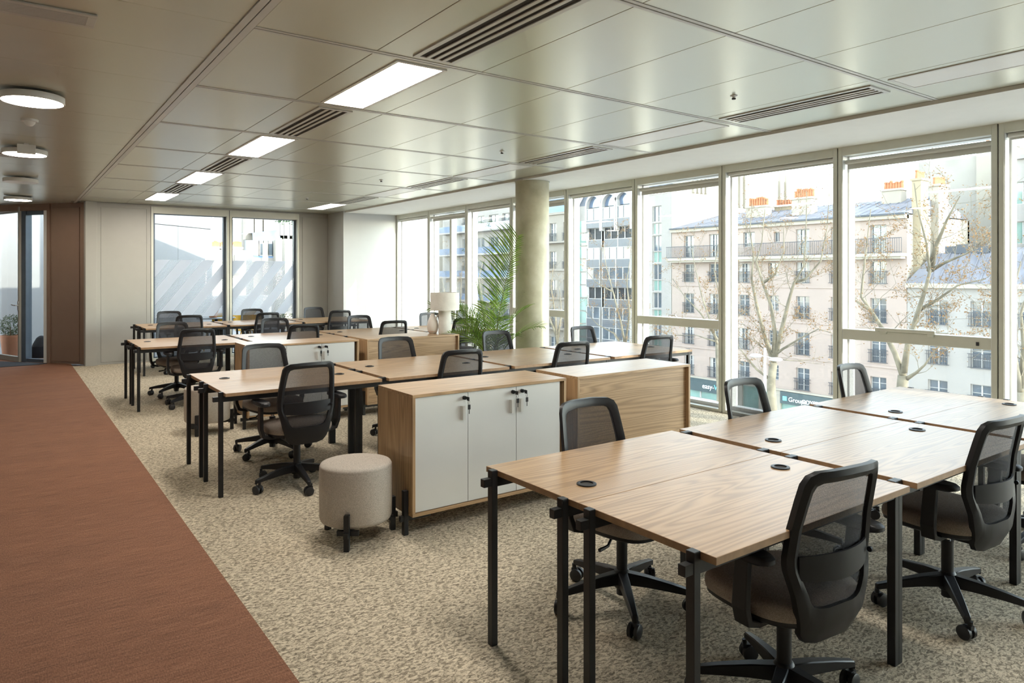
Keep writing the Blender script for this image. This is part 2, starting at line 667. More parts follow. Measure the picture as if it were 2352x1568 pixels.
# floor
f = MB().box(AISLE, XW + 0.22, Y_BACK, Y_FAR + 0.05, -0.20, 0.0).build('floor', 'floor')
tag(f, 'beige and grey flecked loop carpet under the desks', 'carpet', kind='structure')
f2 = MB().box(X_LEFT, AISLE, Y_BACK, 16.2, -0.20, 0.0).build('floor_aisle', 'aisle')
tag(f2, 'rust brown woven carpet strip of the walkway', 'carpet', kind='structure')

# ceiling
ceil = thing('ceiling', (0, 0, 0), label='satin metal panel ceiling with narrow grid bars', cat='ceiling', kind='structure')
MB().box(X_LEFT - 0.2, XW + 0.25, Y_BACK - 0.2, Y_FAR + 0.3, 2.90, 3.20).box(X_LEFT - 0.2, 0.9, Y_FAR + 0.3, 16.3, 2.90, 3.20).build('slab', 'plaster', ceil)
MB().box(5.48, XW + 0.30, Y_BACK, Y_FAR, 2.812, 2.90).build('soffit', 'plaster', ceil)
xs = [1.03, 1.70, 2.41, 3.10, 3.84, 4.58, 5.47]
g = 0.004
pm = {}
for i in range(len(xs) - 1):
    for k in range(len(MULL)):
        y0 = MULL[k] + 0.028
        y1 = (MULL[k + 1] if k + 1 < len(MULL) else Y_FAR) - 0.028
        key = (i, k == len(MULL) - 1)
        if key not in pm:
            w, h = xs[i + 1] - xs[i] - g, y1 - y0
            pm[key] = MB().box(-w / 2, w / 2, -h / 2, h / 2, 0, 0.02).mesh('panel', bevel=0.0015, segs=1)
        o = link('panel', pm[key], 'ceil', ceil)
        o.location = ((xs[i] + xs[i + 1]) / 2, (y0 + y1) / 2, ZC)
bar = MB()
for s_ in (-1, 1):
    bar.box(1.03, 5.47, s_ * 0.016 - 0.011, s_ * 0.016 + 0.011, ZC - 0.003, ZC + 0.03)
bar.box(1.03, 5.47, -0.006, 0.006, ZC + 0.006, ZC + 0.03)
bme = bar.mesh('grid_bar')
for y in MULL:
    o = link('grid_bar', bme, 'ceil_bar', ceil)
    o.location = (0, y, 0)
MB().box(0.945, 0.981, Y_BACK, 14.6, ZC - 0.008, ZC + 0.05).box(0.990, 1.028, Y_BACK, 14.6, ZC - 0.004, ZC + 0.05).build('rail', 'ceil_bar', ceil)
MB().box(5.472, 5.482, Y_BACK, Y_RET, ZC - 0.002, ZC + 0.03).build('edge_bar', 'ceil_bar', ceil)
ap = MB().box(X_LEFT, 0.945, -0.3405, 0.3405, 0, 0.02).mesh('aisle_panel', bevel=0.0015, segs=1)
y = Y_BACK + 0.342
while y < 15.9:
    o = link('aisle_panel', ap, 'ceil', ceil)
    o.location = (0, y, ZC)
    y += 0.684

# unseen sides that close the room
tag(MB().box(X_LEFT - 0.2, X_LEFT, Y_BACK - 0.2, 16.3, 0, 2.9).build('wall_side', 'wall_white'), 'plain white wall along the outer side of the walkway', 'wall', kind='structure')
tag(MB().box(X_LEFT, XW + 0.2, Y_BACK - 0.2, Y_BACK, 0, 2.9).build('wall_back', 'wall_white'), 'plain white wall behind the photographer', 'wall', kind='structure')


# --- window wall
def window_unit(idx, k, openable, double=False):
    y0, y1 = MULL[k], MULL[k + 1]
    yc, h = (y0 + y1) / 2, (y1 - y0) / 2
    t = thing('window_%d' % idx, (XW, yc, 0), kind='structure')
    fr = MB()
    fw = 0.040
    for s_ in (-1, 1):
        a, b = sorted((s_ * (h - 0.005), s_ * (h - 0.005 - fw)))
        fr.box(0.0, 0.09, a, b, 0.0, ZW)
    fr.box(0.0, 0.09, -h + 0.045, h - 0.045, ZW - 0.085, ZW)
    fr.box(0.0, 0.09, -h + 0.045, h - 0.045, 0.0, 0.035)
    fr.build('frame', 'frame', t, bevel=0.002, segs=1)
    MB().box(0.02, 0.21, h - 0.006, h + 0.006, 0.0, ZW).build('gasket', 'gasket', t)
    rv = MB()
    for s_ in (-1, 1):
        a, b = sorted((s_ * (h - 0.045), s_ * (h - 0.051)))
        rv.box(0.004, 0.092, a, b, 0.035, ZW - 0.085)
        a, b = sorted((s_ * (h - 0.006), s_ * (h - 0.068)))
        rv.box(0.098, 0.20, a, b, 0.0, ZW)
    rv.box(0.098, 0.20, -h + 0.068, h - 0.068, ZW - 0.095, ZW)
    rv.box(0.098, 0.20, -h + 0.068, h - 0.068, 0.0, 0.075)
    rv.build('reveal', 'reveal', t, bevel=0.002, segs=1)
    if openable:
        MB().box(0.005, 0.13, -h + 0.046, h - 0.046, 0.945, 1.045).build('transom', 'frame', t, bevel=0.003, segs=1)
        MB().box(0.165, 0.175, -h + 0.06, h - 0.06, 0.07, 0.96).build('pane', 'glass', t)
        MB().box(0.165, 0.175, -h + 0.06, h - 0.06, 1.03, ZW - 0.09).build('pane', 'glass', t)
        if double:
            MB().box(0.09, 0.20, -0.035, 0.035, 1.045, ZW - 0.11).build('centre_post', 'frame', t, bevel=0.002, segs=1)
    else:
        MB().box(0.165, 0.175, -h + 0.06, h - 0.06, 0.065, ZW - 0.09).build('pane', 'glass', t)
    zt = 2.668 if openable else 2.712
    bl = MB().cyl((0.05, -h + 0.06, zt), (0.05, h - 0.06, zt), 0.022, n=14)
    zb = 2.612 if openable else 2.688
    bl.box(0.062, 0.070, -h + 0.07, h - 0.07, zb - 0.012, zt)
    bl.box(0.058, 0.074, -h + 0.07, h - 0.07, zb - 0.014, zb + 0.008)
    bl.build('blind', 'blind', t, smooth=True)
    return t


wnum = 0
for k in range(len(MULL) - 1):
    wnum += 1
    kk = k - 4
    op = (kk % 2 == 0)
    w_ = window_unit(wnum, k, op, double=(kk == 6))
    nth = 13 - wnum
    ordi = ['first', 'second', 'third', 'fourth', 'fifth', 'sixth', 'seventh', 'eighth', 'ninth', 'tenth', 'eleventh', 'twelfth'][nth - 1]
    tag(w_, ('%s street window from the bright end wall, ' % ordi) + ('opening sash above a crossbar' if op else 'one tall fixed pane'), 'window')
    if op and kk in (0, 2):
        # handle or actuator on the crossbar
        h = PITCH / 2
        if kk == 0:
            ac = MB().obox((-0.005, 0.05, 1.062), (0.035, 0.52, 0.03))
            ac.obox((-0.002, 0.24, 1.04), (0.03, 0.06, 0.03)).obox((-0.002, -0.17, 1.035), (0.035, 0.05, 0.03))
            ac.obox((0.0, -0.26, 1.062), (0.015, 0.12, 0.008))
            ac.build('actuator', 'frame', w_, bevel=0.004)
            MB().box(-0.004, 0.006, -0.545, -0.525, 0.975, 1.005).build('switch', 'gasket', w_)
        else:
            MB().tube([(0.03, 0.10, 1.045), (0.0, 0.10, 1.075), (0.0, 0.0, 1.078), (0.03, -0.01, 1.045)], 0.008, 8).build('handle', 'reveal', w_, smooth=True)

# --- far wall with two windows and panels
wf = thing('wall_far', (0, Y_FAR, 0), label='grey beige panelled end wall with two big windows', cat='wall', kind='structure')
MB().box(1.09, 1.26, -0.10, 0.25, 0, ZC).build('pilaster', 'wall', wf, bevel=0.004)
pf = MB().box(1.26, 2.11, 0.012, 0.20, 0, ZC)
pf.box(1.262, 1.325, 0.0, 0.02, 0.0, ZC - 0.005).box(2.045, 2.108, 0.0, 0.02, 0, ZC - 0.005)
pf.box(1.325, 2.045, 0.0, 0.02, ZC - 0.085, ZC - 0.005).box(1.325, 2.045, 0.0, 0.02, 0, 0.035)
pf.build('panel_frame', 'wall', wf)
MB().box(1.328, 2.042, 0.004, 0.03, 0.038, ZC - 0.088).build('panel', 'wall', wf, bevel=0.003)
MB().box(4.84, X_RET, 0.012, 0.20, 0, ZC).build('panel_frame', 'wall', wf)
MB().box(4.90, X_RET - 0.01, 0.0, 0.03, 0.04, ZC - 0.085).build('panel', 'wall', wf, bevel=0.003)
MB().box(2.11, 4.84, 0.0, 0.20, ZC - 0.03, ZC - 0.002).box(0.9, 6.7, 0.03, 0.30, ZC - 0.004, 2.92).build('head_panel', 'wall', wf)
for j, (xa, xb) in enumerate(((2.11, 3.475), (3.475, 4.84))):
    t = thing('window_%d' % (wnum + 1 + j), ((xa + xb) / 2, Y_FAR, 0), kind='structure')
    tag(t, ['end wall window beside the beige panel, striped film across its middle', 'end wall window beside the pale corner, striped film across its middle'][j], 'window')
    h = (xb - xa) / 2
    fr = MB()
    for s_ in (-1, 1):
        a, b = sorted((s_ * (h - 0.006), s_ * (h - 0.046)))
        fr.box(a, b, 0.0, 0.10, 0, ZC - 0.03)
    fr.box(-h + 0.046, h - 0.046, 0.0, 0.10, ZC - 0.15, ZC - 0.03).box(-h + 0.046, h - 0.046, 0.0, 0.10, 0, 0.05)
    fr.build('frame', 'frame', t, bevel=0.002, segs=1)
    MB().box(-h - 0.005, -h + 0.006, 0.01, 0.20, 0, ZC).build('gasket', 'gasket', t)
    sh = MB()
    for s_ in (-1, 1):
        a, b = sorted((s_ * (h - 0.02), s_ * (h - 0.085)))
        sh.box(a, b, 0.105, 0.20, 0.0, ZC)
    sh.box(-h + 0.08, h - 0.08, 0.105, 0.20, 0.0, 0.07).box(-h + 0.08, h - 0.08, 0.105, 0.20, ZC - 0.16, ZC)
    sh.build('sash', 'blue_frame', t)
    MB().box(-h + 0.08, h - 0.08, 0.15, 0.16, 0.06, ZC - 0.15).build('pane', 'glass', t)
    fl = MB().box(-h + 0.085, h - 0.085, 0.143, 0.146, 0.78, 1.85).build('film', 'film', t)
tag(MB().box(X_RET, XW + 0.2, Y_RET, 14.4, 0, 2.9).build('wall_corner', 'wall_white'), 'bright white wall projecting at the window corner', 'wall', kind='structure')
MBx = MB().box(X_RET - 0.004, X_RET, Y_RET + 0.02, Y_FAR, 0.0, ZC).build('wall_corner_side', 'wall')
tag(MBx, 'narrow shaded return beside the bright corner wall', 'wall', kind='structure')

# --- angled taupe wall with glazed door
AW = Vector((1.105, 14.30, 0))
AD = Vector((-0.625, 0.78, 0)).normalized()
ang = math.atan2(AD.y, AD.x)
wa = thing('wall_angled', AW, ang, label='taupe panelled wall set at an angle beside the glazed door', cat='wall', kind='structure')
# local x runs along the wall away from the pilaster, local +y points into the room side (to be negative of outside)
MB().box(-0.05, 0.80, -0.20, 0.0, 0, 2.86).build('backing', 'wall_brown', wa)
MB().box(0.11, 0.73, -0.01, 0.012, 0.04, 2.76).build('panel', 'wall_brown', wa, bevel=0.004)
MB().box(0.0, 0.085, -0.01, 0.02, 0.0, 2.84).build('corner_trim', 'wall_brown', wa, bevel=0.003)
MB().box(0.76, 0.83, -0.10, 0.02, 0.0, 2.84).build('jamb', 'wall_brown', wa, bevel=0.003)
MB().box(0.80, 3.2, -0.20, 0.015, 2.72, 2.90).build('header', 'wall_brown', wa)
sl = thing('window_%d' % (wnum + 3), AW, ang, kind='structure')
tag(sl, 'narrow glazed sidelight between the taupe wall and the glass door', 'window')
sm = MB().box(0.84, 0.93, -0.10, -0.01, 0, 2.72).box(1.33, 1.43, -0.12, 0.0, 0, 2.72).box(0.93, 1.33, -0.09, -0.02, 0, 0.06).box(0.93, 1.33, -0.09, -0.02, 2.65, 2.72)
sm.build('frame', 'blue_frame', sl)
MB().box(0.845, 0.925, -0.009, -0.004, 0.0, 2.72).build('white_strip', 'reveal', sl)
MB().box(0.92, 1.34, -0.06, -0.05, 0.05, 2.66).build('pane', 'glass', sl)
hp = AW + AD * 1.44
DD = Vector((-0.36, 0.93, 0)).normalized()
dr = thing('door_1', hp, math.atan2(DD.y, DD.x), kind='structure')
tag(dr, 'glass entrance door in a slim taupe metal frame with lever handle', 'door')
fr = MB().box(0.0, 0.055, -0.03, 0.03, 0.0, 2.80).box(1.05, 1.11, -0.03, 0.03, 0.0, 2.80).box(0.055, 1.05, -0.03, 0.03, 0.0, 0.09).box(0.055, 1.05, -0.03, 0.03, 2.70, 2.80)
fr.build('frame', 'wall', dr, bevel=0.004)
MB().box(0.05, 1.06, -0.006, 0.006, 0.085, 2.71).build('pane', 'glass', dr)
hd = MB().tube([(0.03, 0.03, 1.02), (0.03, 0.075, 1.02), (0.07, 0.085, 1.02), (0.17, 0.08, 1.03)], 0.011, 8)
hd.box(0.012, 0.046, 0.028, 0.04, 0.93, 1.10)
hd.build('handle', 'steel', dr, smooth=True)
tag(MB().box(X_LEFT, -0.24, 16.2, 16.35, 0, 2.9).build('wall_aisle_end', 'wall_brown'), 'taupe wall closing the end of the walkway past the glass door', 'wall', kind='structure')
mt = MB().prism([(X_LEFT, 14.55), (0.46, 14.74), (0.58, 14.85), (0.12, 15.40), (-0.50, 16.15), (X_LEFT, 16.15)], 0.0, 0.008, 2).build('entrance_mat', 'mat')
tag(mt, 'dark charcoal entrance mat in front of the glass door', 'mat')

# --- concrete column
c_ = thing('column', (5.70, 7.43, 0), label='round bare concrete column beside the palm', cat='column', kind='structure')
MB().lathe([(0.225, 0), (0.225, 0.6), (0.225, 1.3), (0.225, 1.96), (0.2255, 1.965), (0.225, 1.97), (0.225, 2.80), (0.228, 2.815)], n=48).build('shaft', 'concrete', c_, smooth=True)
MB().lathe([(0.236, 2.812), (0.238, 2.826)], n=48).build('collar', 'ceil_bar', c_, smooth=True)

# --- ceiling fittings
ORD = ['first', 'second', 'third', 'fourth', 'fifth', 'sixth', 'seventh', 'eighth', 'ninth']


def led_panel(x, y, lit, label, group):
    t = thing('ceiling_light', (x, y, ZC), label=label, cat='light', group=group)
    w, l = 0.15, 0.60
    fr = MB().box(-w - 0.022, -w, -l - 0.022, l + 0.022, -0.006, 0.0).box(w, w + 0.022, -l - 0.022, l + 0.022, -0.006, 0.0)
    fr.box(-w, w, -l - 0.022, -l, -0.006, 0.0).box(-w, w, l, l + 0.022, -0.006, 0.0)
    fr.build('frame', 'ceil_light', t)
    MB().box(-w, w, -l, l, -0.004, 0.0).build('diffuser', ('led' if lit == 1 else 'led_low') if lit else 'led_off', t)
    return t


def vent(x, y, label, group):
    t = thing('ceiling_vent', (x, y, ZC), label=label, cat='vent', group=group)
    w, l = 0.105, 0.585
    MB().box(-w - 0.02, w + 0.02, -l - 0.02, l + 0.02, -0.002, 0.0).build('backing', 'dark', t)  # flush dark sheet painted as the shade between the slats
    fr = MB().box(-w - 0.03, -w, -l - 0.03, l + 0.03, -0.008, 0.0).box(w, w + 0.03, -l - 0.03, l + 0.03, -0.008, 0.0)
    fr.box(-w, w, -l - 0.03, -l, -0.008, 0.0).box(-w, w, l, l + 0.03, -0.008, 0.0)
    fr.build('frame', 'ceil_bar', t)
    for i in range(3):
        xx = -w + 2 * w * (i + 1) / 4
        MB().prism([(-0.009, -0.002), (-0.012, -0.018), (-0.006, -0.018), (-0.001, -0.002)], 0, 1, 1) if False else None
        MB().box(xx - 0.013, xx + 0.013, -l, l, -0.010, -0.002).build('slat', 'ceil_bar', t, bevel=0.002, segs=1)
    return t


for row, (x, name) in enumerate(((2.04, 'aisle'), (4.82, 'window'))):
    ln = vn = 0
    for k in range(2, len(MULL) - 1):
        yc = (MULL[k] + MULL[k + 1]) / 2
        if yc < 0.3:
            continue
        kk = k - 4
        if kk % 2 == (1 if row == 0 else 1):
            lit = 1 if row == 0 else (2 if kk == 7 else 0)
            ln += 1
            if row == 0:
                lab = 'lit rectangular ceiling panel above the aisle desks, %s from the camera' % ORD[ln - 1]
            elif lit:
                lab = 'lit rectangular ceiling panel near the bright corner wall'
            else:
                lab = 'unlit white rectangular ceiling panel by the windows, %s from the camera' % ORD[ln - 1]
            led_panel(x, yc, lit, lab, 'rectangular ceiling light panels')
        else:
            vn += 1
            vent(x, yc, 'slotted ceiling air vent in the %s row, %s from the camera' % (name, ORD[vn - 1]), 'slotted ceiling vents')
for i, (y, lit) in enumerate(((5.92, True), (8.55, True), (11.15, False), (13.85, True))):
    t = thing('round_ceiling_light', (0.145, y, 2.775), label=['large round white ceiling lamp nearest the camera above the walkway', 'second round white ceiling lamp above the walkway', 'unlit round white ceiling lamp above the walkway', 'farthest round ceiling lamp, by the glass door'][i], cat='light', group='round ceiling lamps')
    MB().lathe([(0.183, 0.0), (0.191, 0.0), (0.193, 0.004), (0.193, 0.044), (0.186, 0.048), (0.05, 0.05)], n=48).build('rim', 'ceil_light', t, smooth=True)
    MB().lathe([(0.0, -0.0005), (0.183, -0.0005), (0.183, 0.003), (0.0, 0.003)], n=48).build('diffuser', 'led_round' if lit else 'led_off', t)
    MB().cyl((0, 0, 0.05), (0, 0, 0.066), 0.06, n=20).build('mount', 'ceil_light', t)
t = thing('motion_sensor', (0.15, 6.95, ZC), label='white domed motion sensor between round lamps', cat='sensor')
MB().lathe([(0.0, -0.055), (0.02, -0.052), (0.036, -0.035), (0.042, -0.018)], n=24).build('dome', 'ceil_light', t, smooth=True)
MB().lathe([(0.058, -0.018), (0.062, -0.006), (0.062, 0.0)], n=24).build('base', 'ceil_light', t, smooth=True)
t = thing('sign_box', (0.152, 8.22, ZC), label='small pale box hung beside the second round lamp', cat='box')
MB().box(-0.075, 0.075, -0.02, 0.02, -0.10, -0.012).build('housing', 'ceil_light', t, bevel=0.004)
MB().box(-0.02, 0.02, -0.015, 0.015, -0.012, 0.0).build('bracket', 'ceil_bar', t)
for i, (x, y) in enumerate(((4.18, 3.10), (4.12, 5.88), (4.06, 8.61), (4.02, 11.35))):
    t = thing('sprinkler', (x, y, ZC), label='tiny ceiling sprinkler head, %s from the camera' % ORD[i], cat='sprinkler', group='sprinkler heads')
    MB().lathe([(0.026, 0.0), (0.026, -0.004), (0.011, -0.006), (0.010, -0.018)], n=16).build('rose', 'reveal', t, smooth=True)
    MB().lathe([(0.0, -0.028), (0.014, -0.026), (0.014, -0.018)], n=12).build('tip', 'dark', t)
for i, (x0, x1, y) in enumerate(((-0.95, 0.36, 4.06), (-0.95, 0.29, 9.15))):
    t = thing('air_grille', ((x0 + x1) / 2, y, ZC), label=['long louvred air grille at the start of the walkway ceiling', 'second long louvred air grille above the walkway'][i], cat='vent', group='long air grilles')
    h = (x1 - x0) / 2
    MB().box(-h + 0.03, h - 0.03, -0.07, 0.07, -0.003, 0).build('backing', 'dark', t)  # flush dark plate standing for the shaded duct behind the louvres
    MB().box(-h, h, -0.105, -0.07, -0.010, 0).box(-h, h, 0.07, 0.105, -0.010, 0).box(-h, -h + 0.04, -0.07, 0.07, -0.010, 0).box(h - 0.04, h, -0.07, 0.07, -0.010, 0).build('frame', 'ceil_bar', t, bevel=0.002, segs=1)
    lv = MB().box(-h + 0.04, h - 0.04, -0.0033, 0.0033, -0.009, -0.003).mesh('slat')
    for q in range(13):
        o = link('slat', lv, 'ceil_bar', t)
        o.location = (0, -0.06 + q * 0.01, 0)


# ------------------------------------------------------------------ desks
DW, DD_ = 1.190, 0.606


def make_desk():
    t = thing('desk')
    MB().box(-DW / 2, DW / 2, -DD_ / 2, DD_ / 2, 0.715, 0.739).build('desktop', 'wood_x', t, bevel=0.0015, segs=1)
    e = MB()
    e.box(-DW / 2 - 0.0008, -DW / 2 + 0.0004, -DD_ / 2, DD_ / 2, 0.7155, 0.7385).box(DW / 2 - 0.0004, DW / 2 + 0.0008, -DD_ / 2, DD_ / 2, 0.7155, 0.7385)
    e.box(-DW / 2, DW / 2, -DD_ / 2 - 0.0008, -DD_ / 2 + 0.0004, 0.7155, 0.7385).box(-DW / 2, DW / 2, DD_ / 2 - 0.0004, DD_ / 2 + 0.0008, 0.7155, 0.7385)
    e.build('edge_band', 'edge', t)
    lg = MB().box(-0.0148, 0.0148, -0.0165, 0.0165, 0.0, 0.742).mesh('leg', bevel=0.0015, segs=1)
    for sx in (-1, 1):
        for sy in (-1, 1):
            o = link('leg', lg, 'black', t)
            o.location = (sx * (DW / 2 + 0.0162), sy * (DD_ / 2 - 0.072), 0)
    rl = MB().box(-DW / 2 - 0.001, DW / 2 + 0.001, -0.014, 0.014, 0.672, 0.7148)
    rm = rl.mesh('rail', bevel=0.001, segs=1)
    for sy in (-1, 1):
        o = link('rail', rm, 'black', t)
        o.location = (0, sy * (DD_ / 2 - 0.072), 0)
    cb = MB().box(-0.012, 0.012, -DD_ / 2 + 0.09, DD_ / 2 - 0.09, 0.678, 0.7145).mesh('crossbar')
    for sx in (-1, 1):
        o = link('crossbar', cb, 'black', t)
        o.location = (sx * 0.42, 0, 0)
    gr = MB().lathe([(0.026, 0.7395), (0.026, 0.7445), (0.030, 0.7455), (0.0395, 0.7435), (0.0395, 0.7392)], n=32).build('grommet', 'plastic', t, smooth=True)
    gr.location = (0.42, 0.150, 0)
    MB().lathe([(0.0, 0.7396), (0.0262, 0.7397), (0.0262, 0.740), (0.0, 0.7402)], n=24).build('hole', 'dark', gr)  # solid disc, its dark colour painted as the shade of a hole
    nb = MB().box(-0.019, 0.019, -0.014, 0.014, 0.676, 0.710).mesh('rail_end', bevel=0.001, segs=1)
    return t, nb


desk0, nub_me = make_desk()
register(desk0)
ROWN = ['front', 'second', 'third', 'rear']
COLN = ['at the aisle end', 'second from the aisle', 'third from the aisle', 'at the window end']
ROWS = [(1.69, 1.922, 3), (1.24, 5.745, 4), (1.24, 9.545, 4), (1.74, 12.66, 3)]      # start x, seam y, desks along x
first = True
for r, (x0, ys, n) in enumerate(ROWS):
    for c in range(n):
        for side in (0, 1):
            d = desk0 if first else dup_fast(desk0)
            first = False
            d.location = (x0 + DW / 2 + c * 1.252, ys + (-1 if side == 0 else 1) * (DD_ / 2 + 0.0015), 0)
            d.rotation_euler = (0, 0, 0 if side == 0 else PI)
            colname = COLN[c] if not (n == 3 and c == 2) else 'at the window end'
            tag(d, 'oak desk on the %s side of the %s desk row, %s' % (('near', 'far')[side], ROWN[r], colname), 'desk', 'oak desks in back to back rows')
            for sx in (-1, 1):
                world_end = (sx if side == 0 else -sx)
                if (c == 0 and world_end == -1) or (c == n - 1 and world_end == 1):
                    for sy in (-1, 1):
                        o = link('rail_end', nub_me, 'black', d)
                        o.location = (sx * (DW / 2 + 0.05), sy * (DD_ / 2 - 0.072), 0)


# ------------------------------------------------------------------ office chairs
def y_back(x, z):
    pts = [(0.34, -0.180), (0.42, -0.215), (0.52, -0.228), (0.62, -0.222), (0.74, -0.234), (0.94, -0.272)]
    for (z0, y0), (z1, y1) in zip(pts, pts[1:]):
        if z <= z1:
            q = max(0, (z - z0) / (z1 - z0))
            yv = y0 + (y1 - y0) * q
            break
    else:
        yv = pts[-1][1]
    return yv + 0.055 * (x / 0.21) ** 2


OUT = [(0.075, 0.338), (0.125, 0.348), (0.152, 0.380), (0.168, 0.43), (0.192, 0.52), (0.213, 0.60), (0.216, 0.645), (0.209, 0.74), (0.199, 0.84), (0.192, 0.893), (0.178, 0.921), (0.150, 0.935), (0.06, 0.940)]
INN = [(0.060, 0.468), (0.095, 0.470), (0.122, 0.478), (0.136, 0.498), (0.156, 0.55), (0.172, 0.60), (0.178, 0.645), (0.172, 0.74), (0.163, 0.82), (0.156, 0.866), (0.146, 0.886), (0.125, 0.895), (0.05, 0.899)]


def dense(pts):
    out = []
    for (a, b), (c, d) in zip(pts, pts[1:]):
        out += [(a, b), ((a + c) / 2, (b + d) / 2)]
    return out + [pts[-1]]


def make_chair():
    t = thing('office_chair')
    # seat cushion
    N = 40

    def outl(k, s):
        a = 2 * PI * k / N
        ca, sa = math.cos(a), math.sin(a)
        e = 2 / 3.4
        x = 0.243 * math.copysign(abs(ca) ** e, ca)
        y = 0.232 * math.copysign(abs(sa) ** e, sa)
        if y > 0:
            x *= 1 - 0.10 * (y / 0.232) ** 2
        else:
            x *= 1 - 0.06 * (y / 0.232) ** 2
        return x * s, y * s + 0.02

    def cushion(rings, drop):
        mb = MB()
        vs, fs = [], []
        for s, z in rings:
            for k in range(N):
                x, y = outl(k, s)
                dz = -drop * max(0, (y - 0.10) / 0.15) ** 2 - 0.3 * drop * (1 - (x / 0.25) ** 2) * (1 if s < 0.95 else 0) * 0.4
                vs.append((x, y, z + dz))
        for j in range(len(rings) - 1):
            for k in range(N):
                fs.append((j * N + k, j * N + (k + 1) % N, (j + 1) * N + (k + 1) % N, (j + 1) * N + k))
        fs.append(tuple(range(N - 1, -1, -1)))
        fs.append(tuple(range((len(rings) - 1) * N, len(rings) * N)))
        return mb.add(vs, fs)
    cushion([(0.90, 0.412), (0.985, 0.420), (1.0, 0.436), (0.995, 0.455), (0.965, 0.471), (0.90, 0.480), (0.75, 0.485), (0.5, 0.487), (0.2, 0.488)], 0.022).build('seat', 'seat', t, smooth='all')
    cushion([(0.70, 0.388), (0.90, 0.394), (0.97, 0.405), (0.975, 0.420)], 0.022).build('seat_pan', 'plastic', t, smooth=True)
    # mechanism and gas spring
    me_ = MB().loft([((0, -0.19, 0.372), 0.05, 0.014, (1, 0, 0), (0, 0, 1)), ((0, -0.13, 0.368), 0.062, 0.024, (1, 0, 0), (0, 0, 1)), ((0, 0.03, 0.372), 0.075, 0.028, (1, 0, 0), (0, 0, 1)), ((0, 0.13, 0.386), 0.06, 0.018, (1, 0, 0), (0, 0, 1))])
    mech = me_.build('mechanism', 'plastic', t, bevel=0.006)
    bo = MB()
    for sx in (-1, 1):
        for (yy, zz) in ((-0.10, 0.372), (-0.02, 0.380), (0.07, 0.384)):
            bo.cyl((sx * 0.066, yy, zz), (sx * 0.079, yy, zz), 0.008, n=10)
    bo.build('bolt', 'steel', mech)
    gs = MB().cyl((0, 0, 0.048), (0, 0, 0.315), 0.026, n=20).build('gas_column', 'plastic', t, smooth=True)
    MB().cyl((0, 0, 0.31), (0, 0, 0.36), 0.0145, n=16).build('piston', 'chrome', gs, smooth=True)
    # star base
    sb = MB().lathe([(0.030, 0.078), (0.040, 0.085), (0.040, 0.150), (0.031, 0.168), (0.027, 0.168)], n=20)
    for i in range(5):
        a = 2 * PI * i / 5
        d = Vector((math.cos(a), math.sin(a), 0))
        p = Vector((-d.y, d.x, 0))
        zz = Vector((0, 0, 1))
        sb.loft([(d * 0.025 + zz * 0.128, 0.023, 0.030, p, zz), (d * 0.12 + zz * 0.122, 0.020, 0.025, p, zz), (d * 0.23 + zz * 0.108, 0.017, 0.019, p, zz), (d * 0.328 + zz * 0.092, 0.014, 0.013, p, zz), (d * 0.336 + zz * 0.084, 0.013, 0.016, p, zz)])
    sb.build('star_base', 'plastic', t, smooth=True, bevel=0.004, segs=1)
    cm = MB()
    for s_ in (-1, 1):
        cm.lathe([(0.0, 0.0)], n=3) if False else None
        x0, x1 = sorted((s_ * 0.006, s_ * 0.027))
        cm.tube([(x0, 0, 0.031), (x0 + 0.003, 0, 0.031), (x1 - 0.003, 0, 0.031), (x1, 0, 0.031)], [0.025, 0.031, 0.031, 0.025], 22)
    cm.cyl((-0.01, 0, 0.031), (0.01, 0, 0.031), 0.012, n=10)
    cm.cyl((0, 0.012, 0.035), (0, 0.018, 0.083), 0.010, n=10)
    cm.obox((0, 0.010, 0.056), (0.022, 0.034, 0.016))
    cme = cm.mesh('caster', smooth=True)
    for i in range(5):
        a = 2 * PI * i / 5
        o = link('caster', cme, 'wheel', t)
        o.location = (0.318 * math.cos(a), 0.318 * math.sin(a), 0)
        o.rotation_euler = (0, 0, a + R.uniform(-1.5, 1.5))
    # back
    oo, ii = dense(OUT), dense(INN)
    n = len(oo)
    loop_o = [(x, z) for x, z in oo] + [(-x, z) for x, z in reversed(oo)]
    loop_i = [(x, z) for x, z in ii] + [(-x, z) for x, z in reversed(ii)]
    L = len(loop_o)
    vs, fs = [], []
    for (xo, zo), (xi, zi) in zip(loop_o, loop_i):
        yo, yi = y_back(xo, zo), y_back(xi, zi)
        xm, zm = (xo + xi) / 2, (zo + zi) / 2
        ym = y_back(xm, zm)
        vs += [(xo, yo + 0.004, zo), (xm, ym + 0.009, zm), (xi, yi + 0.004, zi), (xi, yi - 0.012, zi), (xm, ym - 0.024, zm), (xo, yo - 0.018, zo)]
    for k in range(L):
        for q in range(6):
            fs.append((k * 6 + q, k * 6 + (q + 1) % 6, ((k + 1) % L) * 6 + (q + 1) % 6, ((k + 1) % L) * 6 + q))
    bf = MB().add(vs, fs).build('backrest_frame', 'plastic', t, smooth=True)
    NX = 12
    vs, fs = [], []
    for x, z in ii:
        for k in range(NX + 1):
            xx = -x + 2 * x * k / NX
            vs.append((xx * 1.02, y_back(xx, z) + 0.002, z))
    for j in range(n - 1):
        for k in range(NX):
            fs.append((j * (NX + 1) + k, j * (NX + 1) + k + 1, (j + 1) * (NX + 1) + k + 1, (j + 1) * (NX + 1) + k))
    MB().add(vs, fs).build('backrest_mesh', 'cmesh', t, smooth='all', fix=False)
    vs, fs = [], []
